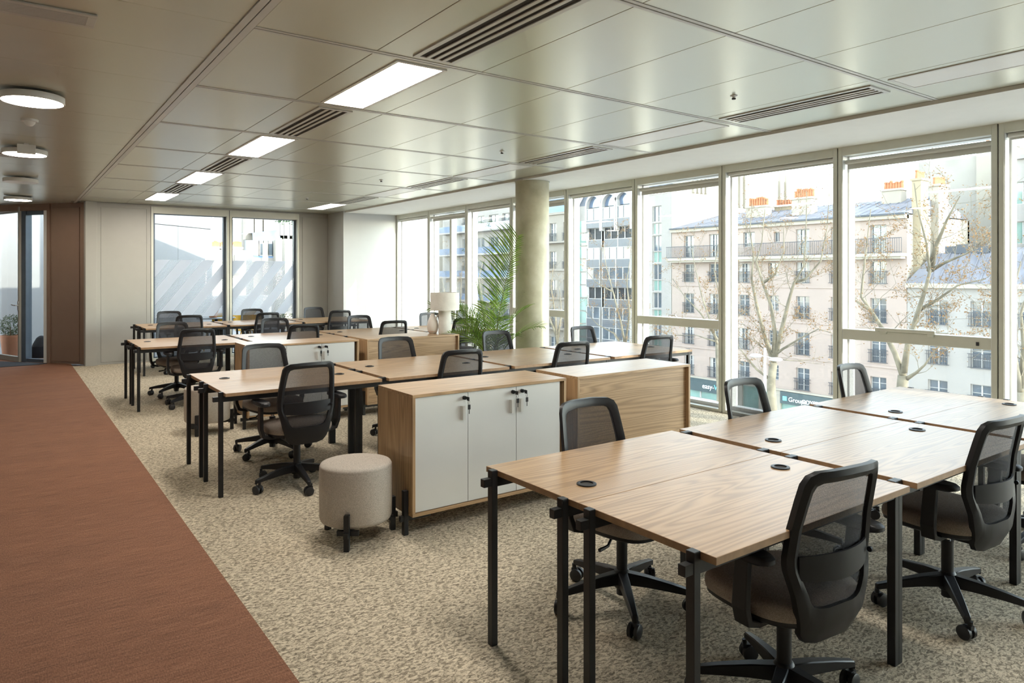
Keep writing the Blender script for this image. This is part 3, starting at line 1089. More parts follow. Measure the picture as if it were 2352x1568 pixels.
    for k in range(15):
        xx = -0.176 + 0.352 * k / 14
        up = 0.012 * (1 - (xx / 0.18) ** 2)
        for zz, dy in ((0.572 - up, -0.020), (0.648 + up * 0.3, -0.020), (0.648 + up * 0.3, -0.012), (0.572 - up, -0.012)):
            vs.append((xx, y_back(xx, zz) + dy + 0.004 * abs(xx) / 0.18, zz))
    for k in range(14):
        for q in range(4):
            fs.append((k * 4 + q, k * 4 + (q + 1) % 4, k * 4 + 4 + (q + 1) % 4, k * 4 + 4 + q))
    fs += [(3, 2, 1, 0), (56, 57, 58, 59)]
    lb = MB().add(vs, fs).build('lumbar_support', 'plastic', t, smooth=True)
    MB().cyl((0.178, y_back(0.178, 0.61) - 0.03, 0.61), (0.186, y_back(0.178, 0.61) - 0.03, 0.61), 0.010, n=10).build('knob', 'plastic', lb)
    MB().loft([((0, -0.16, 0.372), 0.05, 0.013, (1, 0, 0), (0, 0, 1)), ((0, -0.195, 0.385), 0.07, 0.014, (1, 0, 0), (0, 0, 1)), ((0, -0.206, 0.42), 0.07, 0.006, (1, 0, 0), (0, 1, 0))]).build('back_bracket', 'plastic', t, bevel=0.005)
    # arms
    for sx in (-1, 1):
        X, Y, Z = (1, 0, 0), (0, 1, 0), (0, 0, 1)
        ar = MB().loft([((sx * 0.10, -0.05, 0.388), 0.030, 0.009, Y, Z), ((sx * 0.225, -0.055, 0.388), 0.030, 0.010, Y, Z), ((sx * 0.275, -0.058, 0.405), 0.031, 0.014, Y, (-sx * 0.7, 0, 0.7)), ((sx * 0.294, -0.064, 0.46), 0.031, 0.013, Y, (-sx, 0, 0.05)), ((sx * 0.297, -0.072, 0.56), 0.029, 0.012, Y, (-sx, 0, 0)), ((sx * 0.297, -0.078, 0.640), 0.028, 0.011, Y, (-sx, 0, 0))])
        a_ = ar.build('armrest', 'plastic', t, bevel=0.004)
        pd = MB()
        vs, fs = [], []
        NN = 24
        for s, z in ((0.80, 0.632), (1.0, 0.641), (1.0, 0.655), (0.90, 0.664)):
            for k in range(NN):
                a = 2 * PI * k / NN
                ca, sa = math.cos(a), math.sin(a)
                vs.append((sx * 0.292 + 0.042 * s * math.copysign(abs(ca) ** 0.6, ca), -0.062 + 0.128 * s * math.copysign(abs(sa) ** 0.6, sa), z))
        for j in range(3):
            for k in range(NN):
                fs.append((j * NN + k, j * NN + (k + 1) % NN, (j + 1) * NN + (k + 1) % NN, (j + 1) * NN + k))
        fs += [tuple(range(NN - 1, -1, -1)), tuple(range(3 * NN, 4 * NN))]
        pd.add(vs, fs).build('arm_pad', 'plastic', a_, smooth=True)
    MB().tube([(0.05, 0.05, 0.375), (0.13, 0.06, 0.365), (0.17, 0.075, 0.338), (0.23, 0.08, 0.334)], [0.006, 0.006, 0.007, 0.009], 8).build('lever', 'plastic', t, smooth=True)
    return t


chair0 = make_chair()
register(chair0)
K = 1.0948
CH = [
    # x, y of the top of the back, side (0 near: faces +y, 1 far: faces -y), turn in degrees, row, column
    (2.264, 1.218, 0, -6, 0, 0), (3.60, 1.215, 0, -4, 0, 1), (4.86, 1.21, 0, 4, 0, 2),
    (2.374, 2.668, 1, 2, 0, 0), (3.607, 2.64, 1, 3, 0, 1), (4.82, 2.63, 1, 4, 0, 2),
    (1.78, 4.94, 0, 3, 1, 0), (3.14, 5.03, 0, -4, 1, 1), (4.365, 5.015, 0, -5, 1, 2), (5.555, 5.015, 0, -6, 1, 3),
    (1.90, 6.54, 1, 2, 1, 0), (3.20, 6.49, 1, 2, 1, 1), (4.466, 6.526, 1, 3, 1, 2), (5.74, 6.51, 1, 2, 1, 3),
    (1.825, 8.82, 0, 0, 2, 0), (3.09, 8.80, 0, -3, 2, 1), (4.37, 8.82, 0, -4, 2, 2), (5.48, 8.72, 0, -12, 2, 3),
    (1.79, 10.28, 1, 3, 2, 0), (3.18, 10.36, 1, -4, 2, 1), (4.46, 10.30, 1, 2, 2, 2), (5.73, 10.32, 1, 0, 2, 3),
    (2.335, 11.90, 0, -2, 3, 0), (3.57, 11.93, 0, 3, 3, 1), (4.83, 11.90, 0, -5, 3, 2),
    (2.29, 13.42, 1, 3, 3, 0), (3.70, 13.42, 1, -3, 3, 1), (4.86, 13.40, 1, 2, 3, 2),
]
STAR = {0: -14, 1: -1, 3: 19, 6: -22}      # world angle of the first arm of the star base
for i, (x, yb, side, turn, r, c) in enumerate(CH):
    d = chair0 if i == 0 else dup_fast(chair0)
    a = math.radians(turn) + (PI if side else 0)
    off = Vector((0, 0.266, 0))
    off.rotate(Matrix.Rotation(a, 3, 'Z').to_euler())
    d.location = (x + off.x, yb + off.y, 0)
    d.rotation_euler = (0, 0, a)
    st = STAR.get(i, R.uniform(-36, 36))
    st = math.radians(st) - a
    ci = 0
    for ch in d.children:
        nm = ch.name.split('.')[0]
        if nm == 'star_base':
            ch.rotation_euler = (0, 0, st)
        elif nm == 'caster':
            q = st + 2 * PI * ci / 5
            ch.location = (0.318 * math.cos(q), 0.318 * math.sin(q), 0)
            ch.rotation_euler = (0, 0, q + R.uniform(-1.5, 1.5))
            ci += 1
    n = ROWS[r][2]
    colname = 'at the window end' if c == n - 1 else COLN[c]
    tag(d, 'black mesh chair on the %s side of the %s desk row, %s' % (('near', 'far')[side], ROWN[r], colname), 'chair', 'mesh office chairs')


# ------------------------------------------------------------------ sideboards
def make_sideboard():
    t = thing('sideboard')
    W, D = 0.60, 0.24
    z0, z1 = 0.118, 0.851
    MB().box(-W, W, -D, D, z1 - 0.019, z1).build('top', 'wood_x', t, bevel=0.001, segs=1)
    MB().box(-W, W, -D, D, z0, z0 + 0.019).build('bottom', 'wood_x', t, bevel=0.001, segs=1)
    sp = MB().box(-0.0095, 0.0095, -D, D, z0 + 0.019, z1 - 0.019).mesh('side_panel')
    for s_ in (-1, 1):
        o = link('side_panel', sp, 'wood_z', t)
        o.location = (s_ * (W - 0.0095), 0, 0)
    MB().box(-W + 0.019, W - 0.019, D - 0.045, D - 0.030, z0 + 0.019, z1 - 0.019).build('back_panel', 'wood_x', t)
    dw = (2 * W - 0.038 - 0.030) / 3
    dm = MB().box(-dw / 2 + 0.0015, dw / 2 - 0.0015, -D + 0.012, -D + 0.030, z0 + 0.022, z1 - 0.022).mesh('door', bevel=0.001, segs=1)
    xs_ = [-W + 0.021 + dw * (i + 0.5) for i in range(3)]
    lk = MB().cyl((0, -D + 0.013, 0), (0, -D - 0.004, 0), 0.0125, n=18).cyl((0, -D - 0.004, 0), (0, -D - 0.009, 0), 0.007, n=12).mesh('lock', smooth=True)
    ky = MB().obox((0.004, -D - 0.030, -0.002), (0.003, 0.030, 0.024)).obox((0.004, -D - 0.012, 0), (0.003, 0.012, 0.006))
    ky.tube([(0.004 + 0.006 * math.cos(a), -D - 0.040, -0.022 + 0.013 * math.sin(a)) for a in [2 * PI * k / 12 for k in range(13)]], 0.0010, 5, cap=False)
    ky.obox((0.006, -D - 0.040, -0.052), (0.018, 0.005, 0.030)).obox((0.006, -D - 0.040, -0.080), (0.006, 0.002, 0.030))
    kme = ky.mesh('key', bevel=0.001, segs=1)
    hm = MB().prism([(-D + 0.0125, -0.014), (-D - 0.010, -0.008), (-D - 0.012, 0.010), (-D + 0.0125, 0.012)], -0.043, 0.043, 2).mesh('handle')
    hm.transform(Matrix(((0, 1, 0, 0), (1, 0, 0, 0), (0, 0, 1, 0), (0, 0, 0, 1))))
    hm.flip_normals()
    for i, x in enumerate(xs_):
        d = link('door', dm, 'white_door', t)
        d.location = (x, 0, 0)
        lx = (dw / 2 - 0.030) if i < 2 else (-dw / 2 + 0.045)
        o = link('lock', lk, 'plastic', d)
        o.location = (lx, 0, 0.797)
        o = link('key', kme, 'plastic', d)
        o.location = (lx, 0, 0.797)
        o = link('handle', hm, 'handle', d)
        o.location = (lx - 0.012, 0, 0.705)
    ft = MB().box(-0.0145, 0.0145, -0.0165, 0.0165, 0.0, 0.268).mesh('leg', bevel=0.0015, segs=1)
    rl = MB().box(-0.035, 0.17, -0.012, 0.012, 0.085, 0.1175).mesh('rail')
    for sx in (-1, 1):
        for sy in (-1, 1):
            o = link('leg', ft, 'black', t)
            o.location = (sx * (W + 0.0148), sy * 0.172, 0)
            o2 = link('rail', rl, 'black', o)
            o2.rotation_euler = (0, 0, 0 if sx < 0 else PI)
    return t


sb0 = make_sideboard()
register(sb0)
SB = [(2.565, 3.975, 0, 'oak sideboard with three white keyed doors beside the big grey stool'),
      (3.862, 3.965, PI, 'oak sideboard with its plain wooden back to the front desk row'),
      (2.570, 7.53, 0, 'oak sideboard with white doors behind the second desk row'),
      (3.855, 7.50, PI, 'oak sideboard carrying the white lamp and the vase')]
for i, (x, y, a, lab) in enumerate(SB):
    s_ = sb0 if i == 0 else dup_fast(sb0)
    s_.location = (x, y, 0)
    s_.rotation_euler = (0, 0, a)
    tag(s_, lab, 'sideboard', 'oak sideboards between the desk rows')


# ------------------------------------------------------------------ stools
def make_stool(loc, rz, label):
    t = thing('stool', loc, rz, label, 'stool', 'round grey stools')
    MB().lathe([(0.0, 0.112), (0.19, 0.112), (0.206, 0.118), (0.213, 0.135), (0.2145, 0.25), (0.2145, 0.40), (0.2135, 0.424), (0.212, 0.428), (0.2135, 0.433), (0.205, 0.447), (0.18, 0.4535), (0.10, 0.457), (0.0, 0.458)], n=56).build('cushion', 'stool', t, smooth='all')
    lg = MB().box(-0.0155, 0.0155, -0.0155, 0.0155, 0.0, 0.205).mesh('leg', bevel=0.0015, segs=1)
    rm = MB().box(-0.215, 0.030, -0.013, 0.013, 0.078, 0.110).box(-0.040, -0.0155, -0.062, 0.062, 0.080, 0.108).mesh('rail')
    for k in range(3):
        a = k * 2 * PI / 3
        o = link('leg', lg, 'black', t)
        o.location = (0.2305 * math.cos(a), 0.2305 * math.sin(a), 0)
        o.rotation_euler = (0, 0, a)
        link('rail', rm, 'black', o)
    return t


make_stool((1.700, 3.955, 0), math.radians(-6), 'round grey upholstered stool against the sideboard with white doors')
make_stool((1.63, 7.48, 0), math.radians(-6), 'round grey upholstered stool standing behind the legs of the second desk row')

# ------------------------------------------------------------------ lamp, vase
ZS = 0.851
t = thing('table_lamp', (4.345, 7.42, ZS), 0, 'white papier mache table lamp with drum shade and side handle', 'lamp')


def rough_lathe(prof, n, amp, seed):
    mb = MB()
    vs, fs = [], []
    for r, z in prof:
        for i in range(n):
            a = 2 * PI * i / n
            q = noise.noise(Vector((math.cos(a) * 2.2 + seed, math.sin(a) * 2.2, z * 14))) * amp
            vs.append(((r + q) * math.cos(a), (r + q) * math.sin(a), z))
    for j in range(len(prof) - 1):
        for i in range(n):
            fs.append((j * n + i, j * n + (i + 1) % n, (j + 1) * n + (i + 1) % n, (j + 1) * n + i))
    return mb.add(vs, fs)


b = rough_lathe([(0.001, 0.0), (0.073, 0.0), (0.078, 0.01)] + [(0.078, 0.01 + 0.28 * k / 9) for k in range(1, 10)] + [(0.07, 0.296), (0.001, 0.298)], 36, 0.0035, 3)
b.build('base', 'paper', t, smooth=True)
s_ = rough_lathe([(0.05, 0.300), (0.172, 0.288)] + [(0.177 - 0.001 * (k > 8), 0.288 + 0.215 * k / 9) for k in range(10)] + [(0.168, 0.503)] + [(0.168, 0.49 - 0.19 * k / 4) for k in range(5)] + [(0.05, 0.304)], 40, 0.004, 8)
s_.build('shade', 'paper', t, smooth=True)
dv = Vector((-CS, SN, 0))       # the handle stands out towards the vase
pts = [dv * 0.070 + Vector((0, 0, 0.075)), dv * 0.092 + Vector((0, 0, 0.085)), dv * 0.108 + Vector((0, 0, 0.115)), dv * 0.110 + Vector((0, 0, 0.16)), dv * 0.106 + Vector((0, 0, 0.195)), dv * 0.09 + Vector((0, 0, 0.225)), dv * 0.070 + Vector((0, 0, 0.232))]
MB().tube(pts, 0.0075, 8).build('handle', 'paper', t, smooth='all')
t = thing('vase', (4.235, 7.525, ZS), 0, 'cream bottle shaped ceramic vase beside the white lamp', 'vase')
MB().lathe([(0.0, 0.0), (0.036, 0.0), (0.044, 0.004), (0.060, 0.035), (0.069, 0.075), (0.068, 0.11), (0.058, 0.155), (0.041, 0.195), (0.026, 0.222), (0.021, 0.236), (0.025, 0.246), (0.022, 0.247), (0.018, 0.236), (0.018, 0.20), (0.0, 0.19)], n=40).build('body', 'ceramic', t, smooth='all')
dm = MB()
for k in range(40):
    a = 2 * PI * k / 40
    dm.obox((0.0575 * math.cos(a), 0.0575 * math.sin(a), 0.031), (0.003, 0.003, 0.010), Matrix.Rotation(a, 3, 'Z'))
dm.build('dot_band', 'terracotta', t)


# ------------------------------------------------------------------ palm by the column
def frond(mb, base, azim, length, rise, droop, nleaf, lw, ll, lean=0.0, tipstart=0.34, twist=0.0, short=1.0):
    """A rachis with two rows of narrow folded leaflets."""
    P = []
    d = Vector((math.cos(azim), math.sin(azim), 0))
    for k in range(15):
        s = k / 14
        P.append(Vector(base) + d * (length * (lean * s + (1 - lean) * s ** 1.6) * (0.35 + droop * 0.65)) + Vector((0, 0, rise * (s - droop * 0.72 * s ** 2.6))))
    mb[1].tube(P, [0.007 * (1 - 0.85 * k / 14) + 0.0012 for k in range(15)], 6)
    for k in range(nleaf):
        s = tipstart + (0.985 - tipstart) * k / (nleaf - 1)
        q = s * 14
        i = min(13, int(q))
        p = P[i].lerp(P[i + 1], q - i)
        tg = (P[i + 1] - P[i]).normalized()
        side = tg.cross(Vector((0, 0, 1)))
        side = side.normalized() if side.length > 1e-4 else Vector((-d.y, d.x, 0))
        side.rotate(Matrix.Rotation(twist, 3, tg))
        nrm = side.cross(tg).normalized()
        lenq = ll * (0.45 + 0.75 * math.sin(PI * min(1, (s - tipstart) / (1 - tipstart) * 0.78 + 0.16))) * R.uniform(0.9, 1.08)
        for sd in (-1, 1):
            dr_ = (side * sd * 0.72 + tg * 0.66 + nrm * 0.16 + Vector((R.uniform(-.06, .06),) * 3)).normalized()
            w = lw * R.uniform(0.8, 1.1)
            pts = []
            pp = p.copy()
            dd = dr_.copy()
            for m in range(5):
                pts.append((pp.copy(), dd.copy()))
                pp = pp + dd * (lenq * (short if sd > 0 else 1.0) / 4)
                dd = (dd + Vector((0, 0, -0.085 * (1 + m * 0.6)))).normalized()
            vs, fs = [], []
            for m, (pp, dd) in enumerate(pts):
                ww = w * (0.45, 1.0, 0.9, 0.6, 0.04)[m]
                cr = dd.cross(nrm).normalized()
                up = cr.cross(dd).normalized()
                vs += [pp - cr * ww + up * ww * 0.35, pp, pp + cr * ww + up * ww * 0.35]
            for m in range(4):
                fs += [(m * 3, m * 3 + 1, m * 3 + 4, m * 3 + 3), (m * 3 + 1, m * 3 + 2, m * 3 + 5, m * 3 + 4)]
            mb[0].add(vs, fs)


palm = thing('potted_palm', (5.04, 7.39, 0), 0, 'tall green areca palm in a planter beside the concrete column', 'plant')
MB().lathe([(0.0, 0.0), (0.135, 0.0), (0.145, 0.01), (0.17, 0.36), (0.172, 0.38), (0.160, 0.38), (0.156, 0.345), (0.0, 0.345)], n=36).build('planter', 'pot_dark', palm, smooth=True)
MB().lathe([(0.0, 0.352), (0.157, 0.346)], n=24).build('soil', 'soil', palm)
LEFT = math.atan2(SN, -CS)           # towards the lamp side as one looks at it
RIGHT = LEFT + PI
AWAY = math.atan2(CS, SN)
FR = [  # azimuth, length, rise, droop, leaflets, width, leaflet length, lean
    (RIGHT - 0.15, 0.80, 1.84, 0.08, 32, 0.0085, 0.44, 0.0), (LEFT + 0.2, 1.05, 1.36, 0.55, 26, 0.0065, 0.27, 0.3), (LEFT - 0.6, 0.85, 1.22, 0.45, 22, 0.0065, 0.28, 0.3),
    (RIGHT - 0.05, 0.85, 1.15, 0.40, 22, 0.007, 0.26, 0.4), (RIGHT - 0.5, 1.00, 0.98, 0.55, 22, 0.0065, 0.24, 0.4), (LEFT + 0.7, 0.90, 0.92, 0.60, 20, 0.0065, 0.24, 0.35),
    (AWAY, 0.7, 1.25, 0.45, 22, 0.007, 0.27, 0.3), (AWAY + PI, 0.65, 1.12, 0.5, 20, 0.007, 0.26, 0.3), (AWAY + 0.8, 0.8, 1.0, 0.5, 20, 0.0065, 0.25, 0.35),
    (AWAY + 1.5, 0.75, 1.18, 0.45, 20, 0.0065, 0.26, 0.35), (LEFT + 1.2, 0.75, 0.78, 0.65, 18, 0.0065, 0.24, 0.35), (RIGHT - 0.95, 0.7, 0.85, 0.6, 18, 0.0065, 0.24, 0.4),
    (LEFT - 0.1, 0.65, 0.85, 0.6, 18, 0.0065, 0.25, 0.35), (LEFT + 0.4, 0.4, 1.32, 0.2, 20, 0.007, 0.27, 0.5), (RIGHT - 0.2, 0.30, 1.22, 0.25, 20, 0.007, 0.27, 0.5),
]
for (az, ln, rs, dp, nl, lw, ll, lean) in FR:
    lf, st = MB(), MB()
    b0 = (R.uniform(-0.06, 0.06), R.uniform(-0.06, 0.06), 0.345)
    frond((lf, st), b0, az, ln, rs, dp, nl, lw, ll, lean, 0.42 if rs > 1.8 else 0.30, 1.35 if rs > 1.8 else R.uniform(-0.7, 0.7), 0.35 if rs > 1.8 else 1.0)
    fo = lf.build('frond', 'frond', palm, smooth='all', fix=False)
    st.build('rachis', 'stem', fo, smooth='all')

# ------------------------------------------------------------------ terrace behind the end wall
tag(MB().box(-9.0, 6.6, Y_FAR + 0.25, 22.0, -0.25, -0.03).build('terrace_floor', 'deck'), 'grey slab floor of the terrace outside', 'terrace', kind='structure')
tag(MB().box(-9.0, 6.6, 21.8, 22.0, -0.03, 0.95).build('terrace_parapet', 'clad'), 'low white parapet at the terrace edge', 'parapet', kind='structure')
wc = thing('clad_wall', (2.53, 16.67, 0), math.atan2(0.67, 0.78), 'tall white clad wall with dark joints outside the end window', 'wall', kind='structure')
for (a, b) in ((-0.9, 0.78), (0.79, 1.96)):
    for (c, d) in ((-0.03, 2.66), (2.675, 5.2)):
        MB().box(a, b, 0.0, 0.25, c, d).build('cladding_panel', 'clad', wc)
MB().box(-0.88, 1.94, 0.02, 0.24, -0.03, 5.18).build('joint', 'gasket', wc)
wg = MB().box(6.95, 8.55, 15.0, 15.5, -11, 9.0).build('wing_wall', 'clad')
tag(wg, 'sunlit white wing of the building outside the corner window', 'wall', kind='structure')


def shrub(parent, c, rx, rz, n, size, mat='shrub'):
    mb = MB()
    for _ in range(n):
        while True:
            v = Vector((R.uniform(-1, 1), R.uniform(-1, 1), R.uniform(-1, 1)))
            if v.length < 1:
                break
        v = v.normalized() * (0.45 + 0.6 * v.length)
        p = Vector(c) + Vector((v.x * rx, v.y * rx, v.z * rz))
        a = Vector((R.uniform(-1, 1), R.uniform(-1, 1), R.uniform(-.3, 1))).normalized()
        b = a.orthogonal().normalized()
        s_ = size * R.uniform(0.6, 1.2)
        mb.add([p, p + a * s_ + b * s_ * 0.4, p + a * s_ * 2, p + a * s_ - b * s_ * 0.4], [(0, 1, 2, 3)])
    o = mb.build('leaves', mat, parent, fix=False)
    o['kind'] = 'stuff'
    return o


def pot_plant(loc, r, h, label, bush=True, br=0.25, bh=0.25, n=900):
    t = thing('potted_shrub', loc, 0, label, 'plant')
    MB().lathe([(0.0, 0.0), (r * 0.72, 0.0), (r * 0.76, 0.01), (r, h * 0.9), (r * 1.04, h * 0.9), (r * 1.04, h), (r * 0.92, h), (r * 0.9, h * 0.86), (0, h * 0.86)], n=32).build('pot', 'terracotta', t, smooth=True)
    if bush:
        MB().cyl((0, 0, h * 0.8), (0, 0, h + bh * 0.8), 0.015, n=8).build('stem', 'bark', t)
        shrub(t, (0, 0, h + bh * 0.85), br, bh, n, 0.022)
    return t


pot_plant((0.055, 16.73, -0.03), 0.165, 0.43, 'terracotta pot with a leafy shrub outside the glass door', br=0.19, bh=0.20)
bb = thing('cloth_shape', (0.53, 16.05, -0.03), 0, 'slumped black cloth shape on the terrace behind the sidelight', 'cloth_shape')  # generic cloth form for an unidentified dark shape
MB().lathe([(0.0, 0.0), (0.17, 0.0), (0.20, 0.06), (0.18, 0.16), (0.13, 0.30), (0.08, 0.40), (0.03, 0.44), (0.0, 0.445)], n=24, sx=1.0, sy=0.85).build('cover', 'cloth_black', bb, smooth='all')


def garden_chair(loc, rz, label):
    t = thing('garden_chair', loc, rz, label, 'chair', 'yellow terrace chairs')
    MB().lathe([(0.0, 0.44), (0.20, 0.44), (0.215, 0.447), (0.20, 0.455), (0.0, 0.452)], n=24).build('seat', 'yellow', t, smooth=True)
    for k in range(4):
        a = PI / 4 + k * PI / 2
        MB().cyl((0.16 * math.cos(a), 0.16 * math.sin(a), 0.445), (0.23 * math.cos(a), 0.23 * math.sin(a), 0), 0.012, n=8).build('leg', 'yellow', t, smooth=True)
    vs, fs = [], []
    for k in range(17):
        a = -0.9 + 1.8 * k / 16 - PI / 2
        for z, r in ((0.46, 0.205), (0.60, 0.23), (0.76 + 0.05 * math.cos((k / 16 - 0.5) * PI), 0.25)):
            vs += [(r * math.cos(a), r * math.sin(a), z), ((r + 0.012) * math.cos(a), (r + 0.012) * math.sin(a), z)]
    for k in range(16):
        for j in range(2):
            o, p = k * 6 + j * 2, (k + 1) * 6 + j * 2
            fs += [(o, p, p + 2, o + 2), (o + 1, o + 3, p + 3, p + 1)]
        o, p = k * 6 + 4, (k + 1) * 6 + 4
        fs.append((o, p, p + 1, o + 1))
    MB().add(vs, fs).build('backrest', 'yellow', t, smooth=True)
    return t


garden_chair((3.55, 15.55, -0.03), 0.4, 'yellow terrace chair seen below the film of the first end window')
garden_chair((4.05, 15.15, -0.03), 3.3, 'yellow terrace chair close to the glass of the second end window')
garden_chair((4.30, 15.75, -0.03), 2.2, 'yellow terrace chair on the far side of the second end window')
tt = thing('terrace_table', (3.45, 15.05, -0.03), 0, 'grey round terrace table just outside the end windows', 'table')
MB().lathe([(0.0, 0.715), (0.36, 0.715), (0.37, 0.722), (0.36, 0.735), (0.0, 0.735)], n=36).build('tabletop', 'pot_dark', tt, smooth=True)
MB().cyl((0, 0, 0.02), (0, 0, 0.716), 0.03, n=12).build('pillar', 'black', tt)
MB().lathe([(0.0, 0.0), (0.22, 0.0), (0.22, 0.015), (0.03, 0.03), (0.0, 0.03)], n=28).build('foot', 'black', tt)
tpot = thing('flower_pot', (3.40, 15.10, 0.705), 0, 'small terracotta pot standing on the terrace table', 'pot')
MB().lathe([(0.0, 0.0), (0.07, 0.0), (0.10, 0.13), (0.106, 0.13), (0.106, 0.155), (0.095, 0.155), (0.09, 0.12), (0, 0.12)], n=24).build('pot', 'terracotta', tpot, smooth=True)
pot_plant((4.98, 14.85, -0.03), 0.18, 0.40, 'dark green shrub in a pot at the corner outside the second end window', br=0.28, bh=0.42, n=1300)

# ------------------------------------------------------------------ street
ZG = -11.35
tag(MB().box(9, 400, -300, 500, ZG - 0.5, ZG).build('street', 'asphalt'), 'asphalt boulevard far below the windows', 'street', kind='structure')
tag(MB().box(44, 50.2, -60, 160, ZG, ZG + 0.15).build('pavement', 'pave'), 'pale pavement in front of the shops across the street', 'pavement', kind='structure')
tag(MB().box(-200, 400, 23, 600, ZG - 0.6, ZG - 0.1).build('ground_far', 'pave'), 'pale ground between the distant buildings', 'ground', kind='structure')


def facade(parent, name, mat, X, y0, y1, z0, z1, holes, depth=0.28):
    """Street front facing -x with window openings cut through it."""
    ys = sorted({y0, y1} | {h[0] for h in holes} | {h[1] for h in holes})
    zs = sorted({z0, z1} | {h[2] for h in holes} | {h[3] for h in holes})
    mb = MB()
    for a, b in zip(ys, ys[1:]):
        run = None
        for c, d in zip(zs, zs[1:]):
            my, mz = (a + b) / 2, (c + d) / 2
            if any(h[0] < my < h[1] and h[2] < mz < h[3] for h in holes):
                if run:
                    mb.add([(X, a, run[0]), (X, b, run[0]), (X, b, run[1]), (X, a, run[1])], [(0, 1, 2, 3)])
                run = None
            else:
                run = (run[0], d) if run else (c, d)
        if run:
            mb.add([(X, a, run[0]), (X, b, run[0]), (X, b, run[1]), (X, a, run[1])], [(0, 1, 2, 3)])
    for (a, b, c, d) in holes:
        e = X + depth
        mb.add([(X, a, c), (X, b, c), (X, b, d), (X, a, d), (e, a, c), (e, b, c), (e, b, d), (e, a, d)], [(0, 1, 5, 4), (1, 2, 6, 5), (2, 3, 7, 6), (3, 0, 4, 7)])
    return mb.build(name, mat, parent, fix=False)


WCACHE = {}


def casement(parent, X, yc, z0, w, h, rail=None, glassmat='darkglass', shut=False, bars=1):
    key = ('w', round(w, 2), round(h, 2), bars)
    if key not in WCACHE:
        mb = MB()
        t = 0.055
        mb.box(-0.02, 0.04, -w / 2, -w / 2 + t, 0, h).box(-0.02, 0.04, w / 2 - t, w / 2, 0, h).box(-0.02, 0.04, -w / 2, w / 2, 0, t).box(-0.02, 0.04, -w / 2, w / 2, h - t, h)
        mb.box(-0.03, 0.04, -0.045, 0.045, 0, h)
        for q in range(bars):
            zz = h * (q + 1) / (bars + 1)
            mb.box(-0.01, 0.03, -w / 2, w / 2, zz - 0.018, zz + 0.018)
        pane = MB().box(0.03, 0.05, -w / 2, w / 2, 0, h)
        WCACHE[key] = (mb.mesh('window'), pane.mesh('pane'))
    fm, pm_ = WCACHE[key]
    o = link('window', fm, 'winframe', parent)
    o.location = (X, yc, z0)
    pk = (key, glassmat)
    if pk not in WCACHE:
        cp = pm_.copy()
        cp.materials.clear()
        WCACHE[pk] = cp
    link('pane', WCACHE[pk], glassmat, o)
    if shut:
        kk = ('s', round(w, 2), round(h, 2))
        if kk not in WCACHE:
            WCACHE[kk] = MB().box(-0.05, -0.025, -w / 2, -w / 2 + w * 0.28, 0, h).box(-0.05, -0.025, w / 2 - w * 0.28, w / 2, 0, h).mesh('shutter')
        link('shutter', WCACHE[kk], 'shutter', o)
    if rail:
        kk = ('r', round(w, 2), rail)
        if kk not in WCACHE:
            mb = MB()
            ww = w / 2 + 0.14
            mb.box(-0.34, -0.30, -ww, ww, rail - 0.04, rail).box(-0.34, -0.30, -ww, ww, 0.05, 0.09).box(-0.34, -0.30, -ww, ww, rail * 0.72, rail * 0.72 + 0.03)
            nb = 11
            for q in range(nb):
                yy = -ww + 0.10 + (2 * ww - 0.20) * q / (nb - 1)
                mb.box(-0.332, -0.308, yy - 0.011, yy + 0.011, 0.05, rail)
            WCACHE[kk] = mb.mesh('railing')
        link('railing', WCACHE[kk], 'iron', o)
    return o


def chimney(parent, x0, x1, y0, y1, z0, z1, npots, mat='cream', ph=0.75):
    c = MB().box(x0, x1, y0, y1, z0, z1).box(x0 - 0.08, x1 + 0.08, y0 - 0.08, y1 + 0.08, z1 - 0.12, z1 + 0.04).build('chimney', mat, parent)
    pm_ = MB().lathe([(0.13, 0), (0.12, 0.1), (0.105, ph * 0.8), (0.125, ph * 0.82), (0.115, ph), (0.08, ph)], n=10).mesh('chimney_pot', smooth=True)
    lon = (y1 - y0) >= (x1 - x0)
    for i in range(npots):
        o = link('chimney_pot', pm_, 'brickpot', c)
        q = (i + 0.5) / npots
        o.location = (((x0 + x1) / 2 if lon else x0 + (x1 - x0) * q), (y0 + (y1 - y0) * q if lon else (y0 + y1) / 2), z1 + 0.04)
        s_ = R.uniform(0.75, 1.1)
        o.scale = (1, 1, s_)
    return c


def band(parent, name, mat, X, y0, y1, z0, z1, proud=0.08, back=0.3):
    return MB().box(X - proud, X + back, y0, y1, z0, z1).build(name, mat, parent)


XB = 50.0
# --- pink apartment house
b = thing('apartment_house', (0, 0, 0), 0, 'long pink rendered apartment house across the street with zinc roof', 'building')
PY0, PY1 = 23.0, 43.9
cols = [41.9, 39.1, 36.1, 33.3, 30.75, 27.9, 24.95]
rows = [(3.12, 5.12), (0.90, 2.55), (-1.87, -0.09), (-4.68, -2.89), (-7.42, -5.66)]
holes, wins = [], []
for ri, (a, c) in enumerate(rows):
    for ci, y in enumerate(cols):
        w = 1.12
        zz0, zz1 = a, c
        if ci == 3:
            if ri == 0:
                y, w, zz0, zz1 = 33.0, 0.5, 4.2, 5.0
            else:
                w, zz0 = 0.95, a + 0.55
        if ri == 0 and ci == 2:
            y, zz0 = 35.6, 3.9
        holes.append((y - w / 2, y + w / 2, zz0, zz1))
        wins.append((ri, ci, y, w, zz0, zz1))
facade(b, 'street_front', 'pink', XB, PY0, PY1, -7.62, 5.72, holes)
for ri, ci, y, w, a, c in wins:
    casement(b, XB + 0.22, y, a, w, c - a, rail=(0.95 if (ri > 0 and ci != 3) else None), shut=(R.random() < 0.5 and w > 1), bars=3 if c - a > 1 else 0)
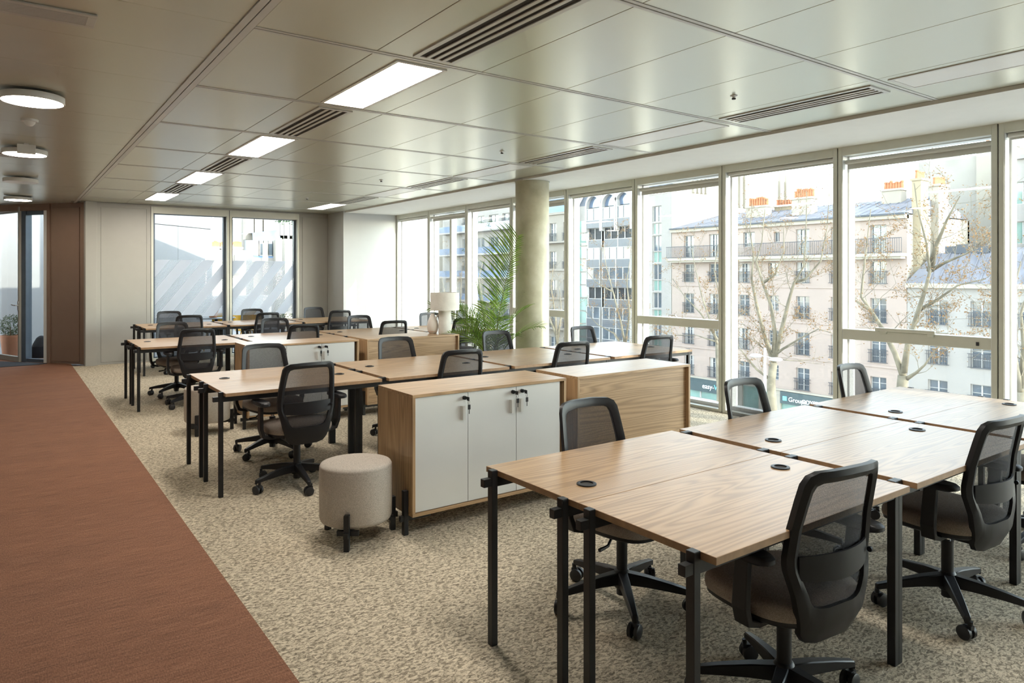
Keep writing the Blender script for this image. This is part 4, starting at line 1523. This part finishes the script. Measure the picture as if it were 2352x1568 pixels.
MB().box(XB + 0.03, XB + 10, PY0, PY0 + 0.2, ZG, 5.72).box(XB + 0.03, XB + 10, PY1 - 0.2, PY1, ZG, 5.72).box(XB + 9.7, XB + 10, PY0, PY1, ZG, 5.72).build('side_walls', 'cream', b)
for z in (0.55, -2.20, -4.98):
    band(b, 'string_course', 'pink', XB, PY0, PY1, z, z + 0.16, 0.07)
band(b, 'cornice', 'cream', XB, PY0, PY1, 5.45, 5.72, 0.28)
band(b, 'gutter', 'slate', XB, PY0, PY1, 5.72, 5.84, 0.42)
MB().box(XB - 0.85, XB, PY0 - 0.0, PY1, 2.84, 3.06).box(XB - 0.7, XB, PY0 + 0.1, PY1, 2.68, 2.84).build('balcony', 'cream', b)
rl = MB().box(XB - 0.80, XB - 0.75, PY0, PY1, 4.08, 4.13).box(XB - 0.80, XB - 0.75, PY0, PY1, 3.12, 3.16)
y = PY0
while y < PY1:
    rl.box(XB - 0.785, XB - 0.765, y - 0.012, y + 0.012, 3.06, 4.1)
    y += 0.15
rl.build('balcony_railing', 'iron', b)
rf = MB().prism([(XB - 0.35, 5.80), (XB + 4.6, 7.25), (XB + 9.9, 5.80)], PY0, PY1, 1)
rf = MB().add([(XB - 0.35, PY0, 5.80), (XB + 10, PY0, 5.80), (XB + 4.8, PY0, 7.3), (XB - 0.35, PY1, 5.80), (XB + 10, PY1, 5.80), (XB + 4.8, PY1 - 2.2, 7.3)], [(0, 1, 2), (0, 2, 5, 3), (1, 4, 5, 2), (3, 5, 4), (0, 3, 4, 1)])
roof = rf.build('roof', 'zinc', b)
sm_ = MB()
for k in range(34):
    y = PY0 + 0.3 + k * 0.6
    if y > PY1 - 2.4:
        break
    sm_.add([(XB - 0.35, y, 5.83), (XB - 0.35, y + 0.05, 5.83), (XB + 4.8, y + 0.05, 7.34), (XB + 4.8, y, 7.34), (XB - 0.35, y, 5.78), (XB + 4.8, y, 7.28), (XB - 0.35, y + 0.05, 5.78), (XB + 4.8, y + 0.05, 7.28)], [(0, 1, 2, 3), (0, 3, 5, 4), (1, 6, 7, 2)])
sm_.build('roof_seam', 'zinc', roof)
chimney(b, 51.6, 52.5, 31.0, 32.7, 5.9, 7.75, 9, 'cream')
chimney(b, 52.0, 52.9, 35.4, 37.3, 6.0, 7.45, 8, 'cream')
chimney(b, 54.2, 54.9, 33.9, 36.0, 6.6, 7.55, 8, 'ochre', 0.5)
chimney(b, 55.0, 55.8, 29.7, 30.6, 6.9, 7.7, 3, 'cream', 0.5)
chimney(b, 53.4, 54.3, 25.0, 26.4, 6.6, 7.95, 7, 'cream', 0.6)
chimney(b, 50.9, 52.0, 22.5, 23.1, 1.2, 8.2, 5, 'ochre', 0.55)
chimney(b, 53.6, 55.2, 22.5, 23.1, 1.2, 8.0, 7, 'cream', 0.55)
# shop fronts below
shop = MB().box(XB + 0.1, XB + 0.2, PY0, PY1, ZG, -7.62).build('shop_glazing', 'greenglass', b)
band(b, 'shop_cornice', 'cream', XB, PY0, PY1, -7.62, -7.48, 0.2)
MB().box(XB - 0.16, XB + 0.15, 36.6, PY1, -8.75, -7.62).build('fascia', 'sign', b)
MB().box(XB - 0.16, XB + 0.15, PY0 + 1.0, 32.6, -8.62, -7.66).build('fascia', 'sign', b)
for y in (23.6, 32.8, 34.4, 36.4, 43.5):
    MB().box(XB - 0.10, XB + 0.2, y - 0.2, y + 0.2, ZG, -7.6).build('pier', 'cream', b)
for y in (26.5, 29.6, 38.4, 40.6):
    MB().box(XB - 0.02, XB + 0.2, y - 0.05, y + 0.05, ZG, -8.7).build('mullion', 'winframe', b)
MB().box(XB - 0.02, XB + 0.2, 36.6, 43.3, -9.65, -9.35).build('transom', 'winframe', b)


def text(body, loc, size, mat, parent, off=0.0):
    cu = bpy.data.curves.new('lettering', 'FONT')
    cu.body = body
    cu.size = size
    cu.extrude = 0.02
    cu.offset = off
    cu.materials.append(M[mat])
    o = bpy.data.objects.new('lettering', cu)
    COL.objects.link(o)
    dg = bpy.context.evaluated_depsgraph_get()
    me = bpy.data.meshes.new_from_object(o.evaluated_get(dg))
    bpy.data.objects.remove(o)
    o = bpy.data.objects.new('lettering', me)
    if not me.materials:
        me.materials.append(M[mat])
    COL.objects.link(o)
    o.location = loc
    o.rotation_euler = (PI / 2, 0, -PI / 2)
    o.parent = parent
    return o


text('easy-', (XB - 0.19, 40.25, -8.42), 0.62, 'signtext', b)
text('W', (XB - 0.19, 38.98, -8.42), 0.62, 'signcyan', b)
text('Groupe', (XB - 0.19, 31.85, -8.38), 0.50, 'signtext', b)
text('COYSEVOX', (XB - 0.19, 30.72, -8.38), 0.44, 'signtext', b, 0.008)
MB().box(XB - 0.19, XB - 0.16, 32.0, 32.35, -8.36, -8.02).build('logo_square', 'signcyan', b)

# --- white corner house with the bare party wall
b = thing('corner_house', (0, 0, 0), 0, 'narrow white house with slate attic and huge bare cream party wall', 'building')
holes, wins = [], []
for zt in (8.1, 5.3, 2.6, -0.1, -2.9, -5.7):
    for y, w in ((45.75, 1.15), (47.6, 0.9)):
        holes.append((y - w / 2, y + w / 2, zt - 1.5, zt))
        wins.append((y, w, zt - 1.5, 1.5, 'darkglass'))
        if zt < 8:
            holes.append((y - w / 2, y + w / 2, zt + 0.12, zt + 1.18))
            wins.append((y, w, zt + 0.12, 1.06, 'greenglass'))
facade(b, 'street_front', 'white_r', XB, 43.95, 48.75, ZG, 9.25, holes)
for y, w, z, h, gm in wins:
    casement(b, XB + 0.2, y, z, w, h, glassmat=gm, bars=0)
MB().box(XB, 70, 43.95, 44.25, ZG, 9.25).prism([(43.95, XB + 0.1), (44.25, XB + 0.1)], 0, 0, 2) if False else None
pw = MB().prism([(ZG, XB + 0.03), (ZG, 70.2), (7.2, 70.2), (11.6, 68.0), (11.6, 51.4), (9.25, XB + 0.03)], 43.95, 44.25, 1)
pw.build('party_wall', 'cream', b)
for (x, z0) in ((52.9, 9.4), (53.5, 9.4), (54.1, 9.4), (54.7, 9.4), (59.2, 8.4), (60.0, 8.4), (60.8, 8.4), (66.9, 6.5), (68.0, 6.5)):
    MB().box(x, x + 0.32, 43.70, 43.95, z0, 11.9 if x < 66 else 12.3).build('flue', 'cream', b)
MB().add([(XB - 0.1, 44.25, 9.25), (XB - 0.1, 48.75, 9.25), (51.6, 48.75, 11.6), (51.6, 44.25, 11.6)], [(0, 1, 2, 3)]).add([(51.6, 44.25, 11.6), (51.6, 48.75, 11.6), (68, 48.75, 11.6), (68, 44.25, 11.6)], [(0, 1, 2, 3)]).build('attic_roof', 'slate', b, fix=False)
for y in (45.2, 46.1, 47.0):
    MB().obox((50.55, y, 10.3), (0.10, 0.62, 1.0), Matrix.Rotation(math.radians(34), 3, 'Y')).build('skylight', 'blueglass', b)
MB().box(XB + 0.5, 70, 48.45, 48.75, ZG, 9.2).build('inner_wall', 'white_r', b)

# --- grey bay window block with arched tops
b = thing('bay_block', (0, 0, 0), 0, 'grey block of stacked window bays under white arches', 'building')
BY0, BY1 = 48.75, 57.6
MB().box(XB + 0.6, XB + 14, BY0, BY1, ZG, 9.0).build('body', 'white_r', b)
for zt in (7.4, 6.0, 4.6, 3.2, 1.8, 0.4, -1.0, -2.4, -3.8, -5.2):
    MB().box(XB + 0.5, XB + 0.62, 56.1, 57.35, zt - 1.25, zt).build('stair_pane', 'greenglass', b)
MB().box(XB + 0.45, XB + 0.6, 55.9, 56.05, ZG, 8.3).box(XB + 0.45, XB + 0.6, 57.4, 57.58, ZG, 8.3).build('stair_frame', 'winframe', b)
MB().add([(XB + 0.55, BY0, 9.0), (XB + 0.55, BY1, 9.0), (XB + 2.4, BY1, 11.8), (XB + 2.4, BY0, 11.8)], [(0, 1, 2, 3)]).add([(XB + 2.4, BY0, 11.8), (XB + 2.4, BY1, 11.8), (XB + 14, BY1, 11.8), (XB + 14, BY0, 11.8)], [(0, 1, 2, 3)]).build('attic_roof', 'slate', b, fix=False)
for yc in (54.35, 51.95, 49.98):
    hw = 1.05
    bay = MB().box(XB + 0.05, XB + 0.7, yc - hw, yc + hw, ZG, 8.6).build('bay', 'greypanel', b)
    ar = MB()
    for k in range(18):
        a0, a1 = PI * k / 18, PI * (k + 1) / 18
        q = []
        for rr in (hw - 0.04, hw + 0.16):
            for xx in (XB - 0.35, XB + 0.7):
                q += [(xx, yc + rr * math.cos(a0), 8.65 + 1.12 * rr / hw * math.sin(a0) * hw), (xx, yc + rr * math.cos(a1), 8.65 + 1.12 * rr / hw * math.sin(a1) * hw)]
        ar.add(q, [(0, 1, 5, 4), (2, 6, 7, 3), (0, 2, 3, 1), (4, 5, 7, 6)])
    ar.box(XB - 0.35, XB + 0.7, yc - hw - 0.16, yc - hw + 0.04, 6.1, 8.66).box(XB - 0.35, XB + 0.7, yc + hw - 0.04, yc + hw + 0.16, 6.1, 8.66)
    ar.build('arch', 'winframe', bay, fix=False)
    vs = [(XB + 0.1, yc, 8.65)] + [(XB + 0.1, yc + (hw - 0.04) * math.cos(PI * k / 18), 8.65 + 1.12 * (hw - 0.04) * math.sin(PI * k / 18)) for k in range(19)]
    MB().add(vs, [(0, k + 1, k + 2) for k in range(18)]).build('vault_glass', 'blueglass', bay, fix=False)
    for lv in range(8):
        z0 = 7.25 - lv * 2.05
        proud = 0.0 if lv % 3 == 1 else -0.30
        casement(bay, XB + proud + 0.02, yc, z0, 2 * hw - 0.12, 1.25, glassmat='darkglass', bars=0)
        MB().box(XB + proud, XB + proud + 0.06, yc - hw + 0.03, yc + hw - 0.03, z0 - 0.80, z0).build('spandrel', 'greypanel', bay)
        MB().box(XB + proud - 0.02, XB + 0.5, yc - hw, yc - hw + 0.07, z0 - 0.8, z0 + 1.25).box(XB + proud - 0.02, XB + 0.5, yc + hw - 0.07, yc + hw, z0 - 0.8, z0 + 1.25).build('bay_side', 'winframe', bay)
for y in (50.7, 53.1, 55.5):
    MB().box(XB + 0.3, XB + 0.62, y - 0.13, y + 0.13, ZG, 8.8).build('downpipe_strip', 'greypanel', b)

# --- limestone block, then pale terraced block and others further on
b = thing('limestone_block', (0, 0, 0), 0, 'old limestone block with iron balconies seen beside the column', 'building')
holes, wins = [], []
for zt in (7.4, 4.2, 1.0, -2.2, -5.4):
    for y in (58.9, 61.3, 63.7, 66.1):
        holes.append((y - 0.6, y + 0.6, zt - 2.1, zt))
        wins.append((y, zt - 2.1))
facade(b, 'street_front', 'stone', XB, 57.6, 67.5, ZG, 8.6, holes)
for y, z in wins:
    casement(b, XB + 0.2, y, z, 1.2, 2.1, rail=0.95, bars=2)
for z in (5.1, -4.5):
    band(b, 'balcony', 'stone', XB, 57.6, 67.5, z, z + 0.2, 0.7)
for z in (2.0, -1.2, 8.3):
    band(b, 'string_course', 'stone', XB, 57.6, 67.5, z, z + 0.25, 0.2)
MB().box(XB + 0.5, XB + 12, 57.6, 67.5, ZG, 8.5).build('body', 'stone', b)
MB().add([(XB, 57.6, 8.6), (XB, 67.5, 8.6), (XB + 1.8, 67.5, 11.6), (XB + 1.8, 57.6, 11.6)], [(0, 1, 2, 3)]).build('roof', 'blue_zinc', b, fix=False)

b = thing('terraced_block', (0, 0, 0), 0, 'pale modern block with planted terraces seen behind the palm', 'building')
holes, wins = [], []
for zt in (9.2, 6.4, 3.4, 0.4, -2.6, -5.6):
    for y in (70.2, 73.2, 76.4, 79.6):
        holes.append((y - 1.05, y + 1.05, zt - 1.5, zt))
        wins.append((y, zt - 1.5))
facade(b, 'street_front', 'white_r', XB, 67.5, 86, ZG, 12.0, holes)
for y, z in wins:
    casement(b, XB + 0.2, y, z, 2.1, 1.5, bars=0, rail=0.9 if R.random() < 0.5 else None, glassmat='darkglass')
for z in (7.2, 4.2, 1.2, -1.8):
    band(b, 'balcony_slab', 'white_r', XB, 68, 85, z - 0.1, z + 0.1, 1.3)
    MB().box(XB - 1.3, XB - 1.25, 68, 85, z + 0.1, z + 0.9).build('glass_parapet', 'blueglass', b)
for (y, z) in ((71.5, 4.4), (75.0, 7.4), (72.4, 7.4), (78, 4.4)):
    o = shrub(b, (XB - 0.8, y, z + 0.4), 0.7, 0.55, 260, 0.10)
MB().box(XB + 0.5, XB + 14, 67.5, 86, ZG, 11.9).build('body', 'white_r', b)

b = thing('cream_block', (0, 0, 0), 0, 'tall plain cream block at the end of the street', 'building')
MB().box(XB - 4, XB + 16, 90, 120, ZG, 16.5).build('body', 'cream', b)
for k in range(3):
    MB().box(XB - 4.1, XB - 4.0, 92 + k * 9, 92.25 + k * 9, ZG, 16.4).build('joint', 'ochre', b)
MB().box(XB - 10, XB - 1, 88, 90.0, ZG, 2.2).build('low_wing', 'greywall', b)
chimney(b, 43.5, 44.3, 88.3, 89.8, 2.2, 3.4, 5, 'cream', 0.6)

# --- low white house with blue grey roof, and what rises behind it
b = thing('low_house', (0, 0, 0), 0, 'low white house with blue grey mansard roof next to the pink house', 'building')
holes, wins = [], []
for zt in (-0.12, -2.75, -5.4, -7.9):
    for y in (21.05, 18.5, 15.9, 13.3):
        holes.append((y - 0.6, y + 0.6, zt - 1.65, zt))
        wins.append((y, zt - 1.65))
facade(b, 'street_front', 'white_r', XB, 8.0, 22.98, ZG, 0.95, holes)
for y, z in wins:
    casement(b, XB + 0.2, y, z, 1.2, 1.65, rail=0.95, bars=2)
band(b, 'cornice', 'cream', XB, 8.0, 22.98, 0.70, 1.0, 0.3)
MB().box(XB + 0.5, XB + 11, 8.0, 22.98, ZG, 0.9).build('body', 'white_r', b)
MB().add([(XB - 0.3, 8.0, 1.0), (XB - 0.3, 22.98, 1.0), (XB + 1.6, 22.0, 3.0), (XB + 1.6, 8.0, 3.0)], [(0, 1, 2, 3)]).add([(XB + 1.6, 8, 3.0), (XB + 1.6, 22.0, 3.0), (XB + 10, 22.0, 3.6), (XB + 10, 8, 3.6)], [(0, 1, 2, 3)]).add([(XB - 0.3, 22.98, 1.0), (XB + 10, 22.98, 1.0), (XB + 10, 22, 3.6), (XB + 1.6, 22.0, 3.0)], [(0, 1, 2, 3)]).build('roof', 'zinc', b, fix=False)
sm_ = MB()
for k in range(24):
    y = 8.3 + k * 0.6
    if y > 21.8:
        break
    sm_.obox((XB + 0.62, y, 2.03), (2.78, 0.05, 0.05), Matrix.Rotation(-math.atan2(2.0, 1.9), 3, 'Y'))
sm_.build('roof_seam', 'zinc', b)
MB().box(XB + 1.7, XB + 3.2, 18.2, 21.3, 3.0, 3.5).build('roof_vent', 'slate', b)
for y in (19.0, 20.2):
    MB().box(XB + 1.5, XB + 2.2, y - 0.35, y + 0.35, 3.0, 3.6).build('dormer', 'slate', b)

b = thing('tall_house', (0, 0, 0), 0, 'tall house with bare weathered wall and chimney pots behind the low house', 'building')
e0, e1 = on_x(2110, 380, 66), on_x(2247, 360, 66)
MB().box(66, 76, e1.y, e0.y, ZG, 11.6).build('body', 'greywall', b)
MB().box(65.6, 76, e1.y - 6.5, e1.y, ZG, 11.7).build('side_block', 'cream', b)
chimney(b, 66.3, 67.1, e0.y - 3.2, e0.y - 1.0, 11.5, 11.75, 5, 'greywall', 0.8)
chimney(b, 66.3, 67.1, e1.y - 2.6, e1.y - 0.2, 11.6, 12.1, 5, 'greywall', 0.9)
an = MB().cyl((64.5, e0.y + 0.9, 3), (64.5, e0.y + 0.9, 12.8), 0.04, n=6)
for k in range(5):
    an.cyl((64.5, e0.y + 0.2, 10.6 + k * 0.001 - k * 0.0), (64.5, e0.y + 2.6, 10.45), 0.02, n=5) if k == 0 else an.cyl((64.2, e0.y + 0.5 + k * 0.45, 10.5), (64.8, e0.y + 0.5 + k * 0.45, 10.5), 0.015, n=5)
an.build('aerial', 'steel', b)
b = thing('rear_house', (0, 0, 0), 0, 'white house with small windows at the edge of the view', 'building')
holes, wins = [], []
for zt in (8.6, 5.6, 2.8):
    for y in (20.2, 17.6, 15.0):
        holes.append((y - 0.55, y + 0.55, zt - 1.7, zt))
        wins.append((y, zt - 1.7))
facade(b, 'street_front', 'white_r', 62, 12.0, 21.6, ZG, 10.4, holes)
for y, z in wins:
    casement(b, 62.2, y, z, 1.1, 1.7, bars=0, glassmat='greenglass')
MB().box(62.4, 65.4, 12, 21.6, ZG, 10.3).build('body', 'white_r', b)
band(b, 'cornice', 'white_r', 62, 12, 21.6, 10.3, 10.6, 0.25)

# --- distant buildings beyond the terrace


def far_box(name, label, px0, px1, pytop, Y, mat, depth=20):
    a, c = on_y(px0, pytop, Y), on_y(px1, pytop, Y)
    t = thing(name, (0, 0, 0), 0, label, 'building')
    MB().box(a.x, c.x, Y, Y + depth, ZG, (a.z + c.z) / 2).build('body', mat, t)
    return t, a, c


t, a, c = far_box('office_tower', 'dark glass office tower with pale vertical fins far away', 488, 553, 330, 190, 'tower', 25)
fn = MB().box(-0.28, 0.28, -0.9, 0.0, ZG, a.z).mesh('fin')
for k in range(15):
    o = link('fin', fn, 'towerrib', t)
    o.location = (a.x + (c.x - a.x) * (k + 0.3) / 14.6, 190, 0)
for k in range(17):
    MB().box(a.x, c.x, 189.6, 190.1, 6 + k * 3.4, 6.5 + k * 3.4).build('floor_edge', 'towerrib', t)
t, a, c = far_box('slab_tower', 'wide pale office slab behind the white party walls', 553, 760, 430, 260, 'tower', 25)
fn = MB().box(-0.45, 0.45, -1.0, 0.0, ZG, a.z).mesh('fin')
for k in range(36):
    o = link('fin', fn, 'towerrib', t)
    o.location = (a.x + (c.x - a.x) * (k + 0.3) / 35.5, 260, 0)
t, a, c = far_box('white_party_house', 'white house with a blank party wall beyond the terrace', 551, 632, 503, 100, 'white_r', 16)
for (p, q) in ((607, 526), (621, 526)):
    w_ = on_y(p, q, 100)
    MB().box(w_.x - 0.4, w_.x + 0.4, 99.9, 100.1, w_.z - 0.5, w_.z + 0.5).build('window', 'darkglass', t)
p0, p1 = on_y(561, 500, 100), on_y(580, 500, 100)
MB().box(p0.x, p1.x, 98.5, 101, ZG, p0.z + 0.2).build('stair_tower', 'clad', t)
t, a, c = far_box('white_grid_house', 'white house with rows of tall windows and a planted roof beyond the terrace', 632.5, 720, 514, 104, 'clad', 16)
for r_, q in enumerate((534, 550)):
    for k, p in enumerate((633, 647, 656, 669, 684)):
        w_ = on_y(p, q, 104)
        MB().box(w_.x - 0.22, w_.x + 0.22, 103.85, 104.1, w_.z - 3.0 * (0.28 + 0.3 * (r_ == 0)), w_.z + 1.5 * (0.4 + 0.6 * (r_ == 0))).build('window', 'shutter', t)
for k in range(4):
    q = on_y(640 + k * 14, 511, 104)
    shrub(t, (q.x, 106, q.z + 0.1), 2.2, 0.8, 120, 0.3)
# mansard house with dormers
t = thing('mansard_house', (0, 0, 0), 0, 'old house with a blue zinc mansard, dormers and rows of chimney pots', 'building')
A, B_ = on_y(582, 593, 70), on_y(662, 592, 70)
T0, T1 = on_y(594, 568, 72.5), on_y(660, 556, 72.5)
MB().box(A.x, B_.x, 70, 84, ZG, A.z).build('body', 'white_r', t)
MB().add([(A.x, 69.9, A.z), (B_.x, 69.9, A.z), (B_.x - 0.3, 72.5, A.z + 3.0), (A.x + 0.6, 72.5, A.z + 2.6), (B_.x - 0.3, 80, A.z + 3.2), (A.x + 0.6, 80, A.z + 2.8)], [(0, 1, 2, 3), (3, 2, 4, 5)]).build('mansard', 'blue_zinc', t, fix=False)
for k in range(7):
    xx = A.x + (B_.x - A.x) * (k + 0.7) / 7.6
    d_ = MB().box(xx - 0.26, xx + 0.26, 70.05, 72, A.z + 0.25, A.z + 1.75).build('dormer', 'winframe', t)
    MB().box(xx - 0.19, xx + 0.19, 70.0, 70.06, A.z + 0.35, A.z + 1.45).build('pane', 'darkglass', d_)
for (u0, u1) in ((0.10, 0.34), (0.37, 0.60), (0.64, 0.93)):
    chimney(t, A.x + (B_.x - A.x) * u0, A.x + (B_.x - A.x) * u1, 74, 75, A.z + 2.0, A.z + 4.4, 8, 'stone', 0.6)
MB().box(A.x - 0.2, B_.x, 69.75, 70.0, A.z - 0.35, A.z + 0.05).build('cornice', 'white_r', t)
w0, w1 = on_y(654, 548, 66), on_y(700, 548, 66)
t = thing('plain_gable_house', (0, 0, 0), 0, 'beige plain gable wall next to the blue mansard', 'building')
MB().box(w0.x, w1.x, 66, 69.5, ZG, w0.z).build('body', 'stone', t)
t = thing('chimney_house', (0, 0, 0), 0, 'low cream house with rows of small chimney pots beyond the terrace', 'building')
w0, w1 = on_y(488, 573, 60), on_y(565, 573, 60)
MB().box(w0.x, w1.x, 60, 70, ZG, w0.z).build('body', 'cream', t)
for k in range(3):
    u = w0.x + (w1.x - w0.x) * (0.02 + k * 0.34)
    chimney(t, u, u + (w1.x - w0.x) * 0.28, 61, 61.7, w0.z - 0.4, w0.z + 0.25, 7, 'cream', 0.45)
MB().prism([(w0.z - 1.9, 0.62 * (w1.x - w0.x) + w0.x), (w0.z - 1.9, w1.x - 0.4), (w0.z - 0.4, 0.62 * (w1.x - w0.x) + w0.x)], 59.5, 60, 1).build('gable', 'white_r', t)

# ------------------------------------------------------------------ street trees


def make_tree(label, X, trunk, limbs, r0, seed, nleaf=1500, spread=1.0):
    rr = random.Random(seed)
    base = on_x(trunk[0][0], trunk[0][1], X)
    t = thing('street_tree', (X, base.y, ZG), 0, label, 'tree', 'bare street trees')
    org = Vector((X, base.y, ZG))
    wood_, tips = MB(), []

    def grow(p, d, length, r, depth):
        pts, rs = [p.copy()], [r]
        n = 4 if depth > 1 else 3
        q = p.copy()
        dd = d.copy()
        for i in range(n):
            dd = (dd + Vector((rr.gauss(0, .16), rr.gauss(0, .16), rr.gauss(0.07, .12)))).normalized()
            q = q + dd * (length / n)
            pts.append(q.copy())
            rs.append(max(0.006, r * (1 - 0.75 * (i + 1) / n)))
        wood_.tube(pts, rs, 5 if r > 0.03 else 3, cap=False)
        if depth <= 1:
            tips.extend(pts[1:])
        if depth > 0:
            for _ in range(rr.choice((2, 3, 3, 4))):
                i = rr.randint(1, n)
                nd = (dd + Vector((rr.gauss(0, .75), rr.gauss(0, .75), rr.gauss(0.1, .5)))).normalized()
                grow(pts[i], nd, length * rr.uniform(.5, .78), max(0.007, rs[i] * 0.75), depth - 1)

    tp = [Vector((0, 0, 0))] + [on_x(px, py, X) - org for px, py in trunk]
    wood_.tube(tp, [r0 * 1.25] + [r0 * (1 - 0.12 * i) for i in range(len(trunk))], 12)
    for li, limb in enumerate(limbs):
        dx = rr.uniform(-1.2, 1.2)
        n = len(limb)
        lp = []
        for i, (px, py) in enumerate(limb):
            s = i / (n - 1)
            lp.append(on_x(px, py, X + dx * s * spread) - org)
        f0 = r0 * (0.55 if li < 3 else 0.34)
        rs = [max(0.018, f0 * (1 - 0.92 * (i / (n - 1)) ** 0.8)) for i in range(n)]
        wood_.tube(lp, rs, 8)
        for i in range(1, n):
            seg = lp[i] - lp[i - 1]
            m = max(2, int(seg.length / 0.55))
            for k in range(m):
                if rr.random() < 0.85:
                    q = lp[i - 1] + seg * ((k + rr.random()) / m)
                    sd = Vector((rr.gauss(0, .8), rr.gauss(0, 1.0), rr.gauss(0.25, .5))).normalized()
                    grow(q, (seg.normalized() * 0.5 + sd).normalized(), rr.uniform(0.9, 2.0) * (1.15 - 0.3 * i / n), max(0.010, min(0.03, rs[i] * 0.30)), 2)
    wood_.build('trunk', 'bark', t, smooth='all', fix=False)
    lf = MB()
    for _ in range(nleaf):
        q = rr.choice(tips) + Vector((rr.gauss(0, .06), rr.gauss(0, .06), rr.gauss(0, .06)))
        a = Vector((rr.uniform(-1, 1), rr.uniform(-1, 1), rr.uniform(-1, 1))).normalized()
        b_ = a.orthogonal().normalized()
        s = rr.uniform(0.024, 0.052)
        lf.add([q, q + a * s + b_ * s * .7, q + a * s * 1.9, q + a * s - b_ * s * .7], [(0, 1, 2, 3)])
    o = lf.build('leaves', 'deadleaf', t, fix=False)
    o['kind'] = 'stuff'
    return t


make_tree('bare plane tree with forked trunk standing before the middle of the pink house', 30, [(1774, 940), (1771, 880), (1777, 832)],
          [[(1777, 832), (1757, 775), (1738, 700), (1726, 640), (1731, 585), (1722, 530), (1728, 470)],
           [(1777, 832), (1780, 765), (1772, 705), (1752, 650), (1737, 600), (1750, 555), (1757, 480)],
           [(1779, 826), (1797, 750), (1812, 690), (1824, 648), (1846, 612), (1851, 540), (1853, 440)],
           [(1770, 872), (1738, 848), (1716, 822), (1698, 798), (1680, 760)],
           [(1779, 815), (1800, 800), (1832, 780), (1880, 755), (1912, 765)],
           [(1824, 648), (1850, 640), (1885, 600), (1900, 520), (1905, 440)],
           [(1752, 650), (1780, 630), (1800, 580), (1800, 520)]], 0.23, 11, 4200)
make_tree('bare plane tree with brown leaves seen through the big opening window', 29, [(2072, 950), (2073, 890), (2074, 862)],
          [[(2074, 862), (2056, 812), (2030, 760), (2000, 712), (1978, 682), (1984, 620), (1992, 550), (2000, 480)],
           [(2076, 855), (2085, 790), (2110, 712), (2128, 655), (2136, 622), (2128, 560), (2108, 480), (2100, 420)],
           [(2136, 622), (2150, 565), (2175, 505), (2205, 450)],
           [(2136, 622), (2172, 602), (2220, 582), (2268, 545)],
           [(2082, 870), (2104, 856), (2124, 838), (2150, 800), (2210, 770)],
           [(2110, 712), (2150, 690), (2200, 655), (2265, 640)],
           [(2000, 712), (1965, 690), (1950, 650), (1940, 600)]], 0.25, 23, 4800)
make_tree('bare street tree at the edge of the view beyond the last window', 28, [(2348, 960), (2343, 900)],
          [[(2343, 900), (2330, 820), (2318, 740), (2330, 660), (2345, 600)], [(2345, 890), (2352, 800), (2345, 720), (2370, 640)], [(2330, 820), (2300, 770), (2290, 700)]], 0.22, 31, 700)
make_tree('slender bare tree in front of the grey bay window block', 33, [(1446, 880), (1440, 815)],
          [[(1440, 815), (1426, 740), (1408, 670), (1392, 610), (1386, 560)], [(1440, 810), (1410, 765), (1372, 745), (1345, 715)], [(1436, 790), (1446, 720), (1440, 650), (1446, 600)], [(1408, 670), (1370, 650), (1345, 620)]], 0.17, 41, 3200)
make_tree('thin branching tree beside the opening window next to the row of desks', 31, [(1652, 900), (1648, 790)],
          [[(1648, 790), (1632, 740), (1612, 680), (1598, 620), (1588, 570)], [(1648, 780), (1610, 720), (1572, 680), (1545, 640)], [(1645, 760), (1655, 690), (1640, 620), (1650, 560)], [(1646, 785), (1600, 770), (1550, 770)]], 0.14, 53, 2600)
make_tree('hazy bare tree behind the palm fronds', 38, [(1128, 830), (1122, 760)],
          [[(1122, 760), (1110, 700), (1100, 640), (1112, 590)], [(1122, 750), (1140, 690), (1150, 620)], [(1120, 740), (1092, 700), (1080, 650)]], 0.26, 61, 900)
make_tree('bare tree seen through the narrow double window by the lamp', 36, [(1048, 820), (1046, 760)],
          [[(1046, 760), (1040, 700), (1048, 640), (1040, 570)], [(1046, 750), (1026, 690), (1015, 640)], [(1044, 740), (1058, 690), (1060, 620)]], 0.24, 67, 800)
make_tree('bare tree tangled behind the concrete column', 37, [(1285, 860), (1280, 790)],
          [[(1280, 790), (1276, 730), (1266, 660), (1272, 600)], [(1280, 780), (1290, 720), (1285, 660)], [(1278, 770), (1262, 730), (1258, 690)]], 0.24, 71, 900)

# street lamp with two white heads
sl_ = on_x(1757, 830, 25)
t = thing('street_lamp', (25, sl_.y, ZG), 0, 'white street lamp with two flat heads in front of the pink house', 'street lamp')
hh = sl_.z - ZG
MB().tube([(0, 0, 0), (0, 0, hh * 0.5), (0, 0, hh + 0.55)], [0.09, 0.07, 0.05], 10).build('mast', 'lampwhite', t, smooth=True)
MB().tube([(0, -0.48, hh + 0.16), (0, 0, hh + 0.22), (0, 0.40, hh + 0.22)], 0.02, 6).build('cross_arm', 'lampwhite', t)
for y in (-0.50, 0.42):
    o = MB().lathe([(0.0, -0.06), (0.20, -0.05), (0.26, 0.0), (0.20, 0.06), (0.0, 0.09)], n=20).build('lamp_head', 'lampwhite', t, smooth=True)
    o.location = (0, y, hh + (0.13 if y < 0 else 0.20))
# round red road sign glimpsed over the lamp shade
rs_ = on_x(1046, 664, 26)
t = thing('road_sign', (26, rs_.y, ZG), 0, 'small red road sign glimpsed above the lamp shade', 'sign')
MB().cyl((0, 0, 0), (0, 0, rs_.z - ZG), 0.04, n=8).build('post', 'steel', t)
MB().cyl((-0.06, 0, rs_.z - ZG), (-0.03, 0, rs_.z - ZG), 0.16, n=20).build('disc', 'red', t)
tag(MB().box(-9.0, 1.5, 19.6, 19.8, -0.03, 3.4).build('terrace_wall', 'clad'), 'white terrace wall seen through the glass door', 'wall', kind='structure')
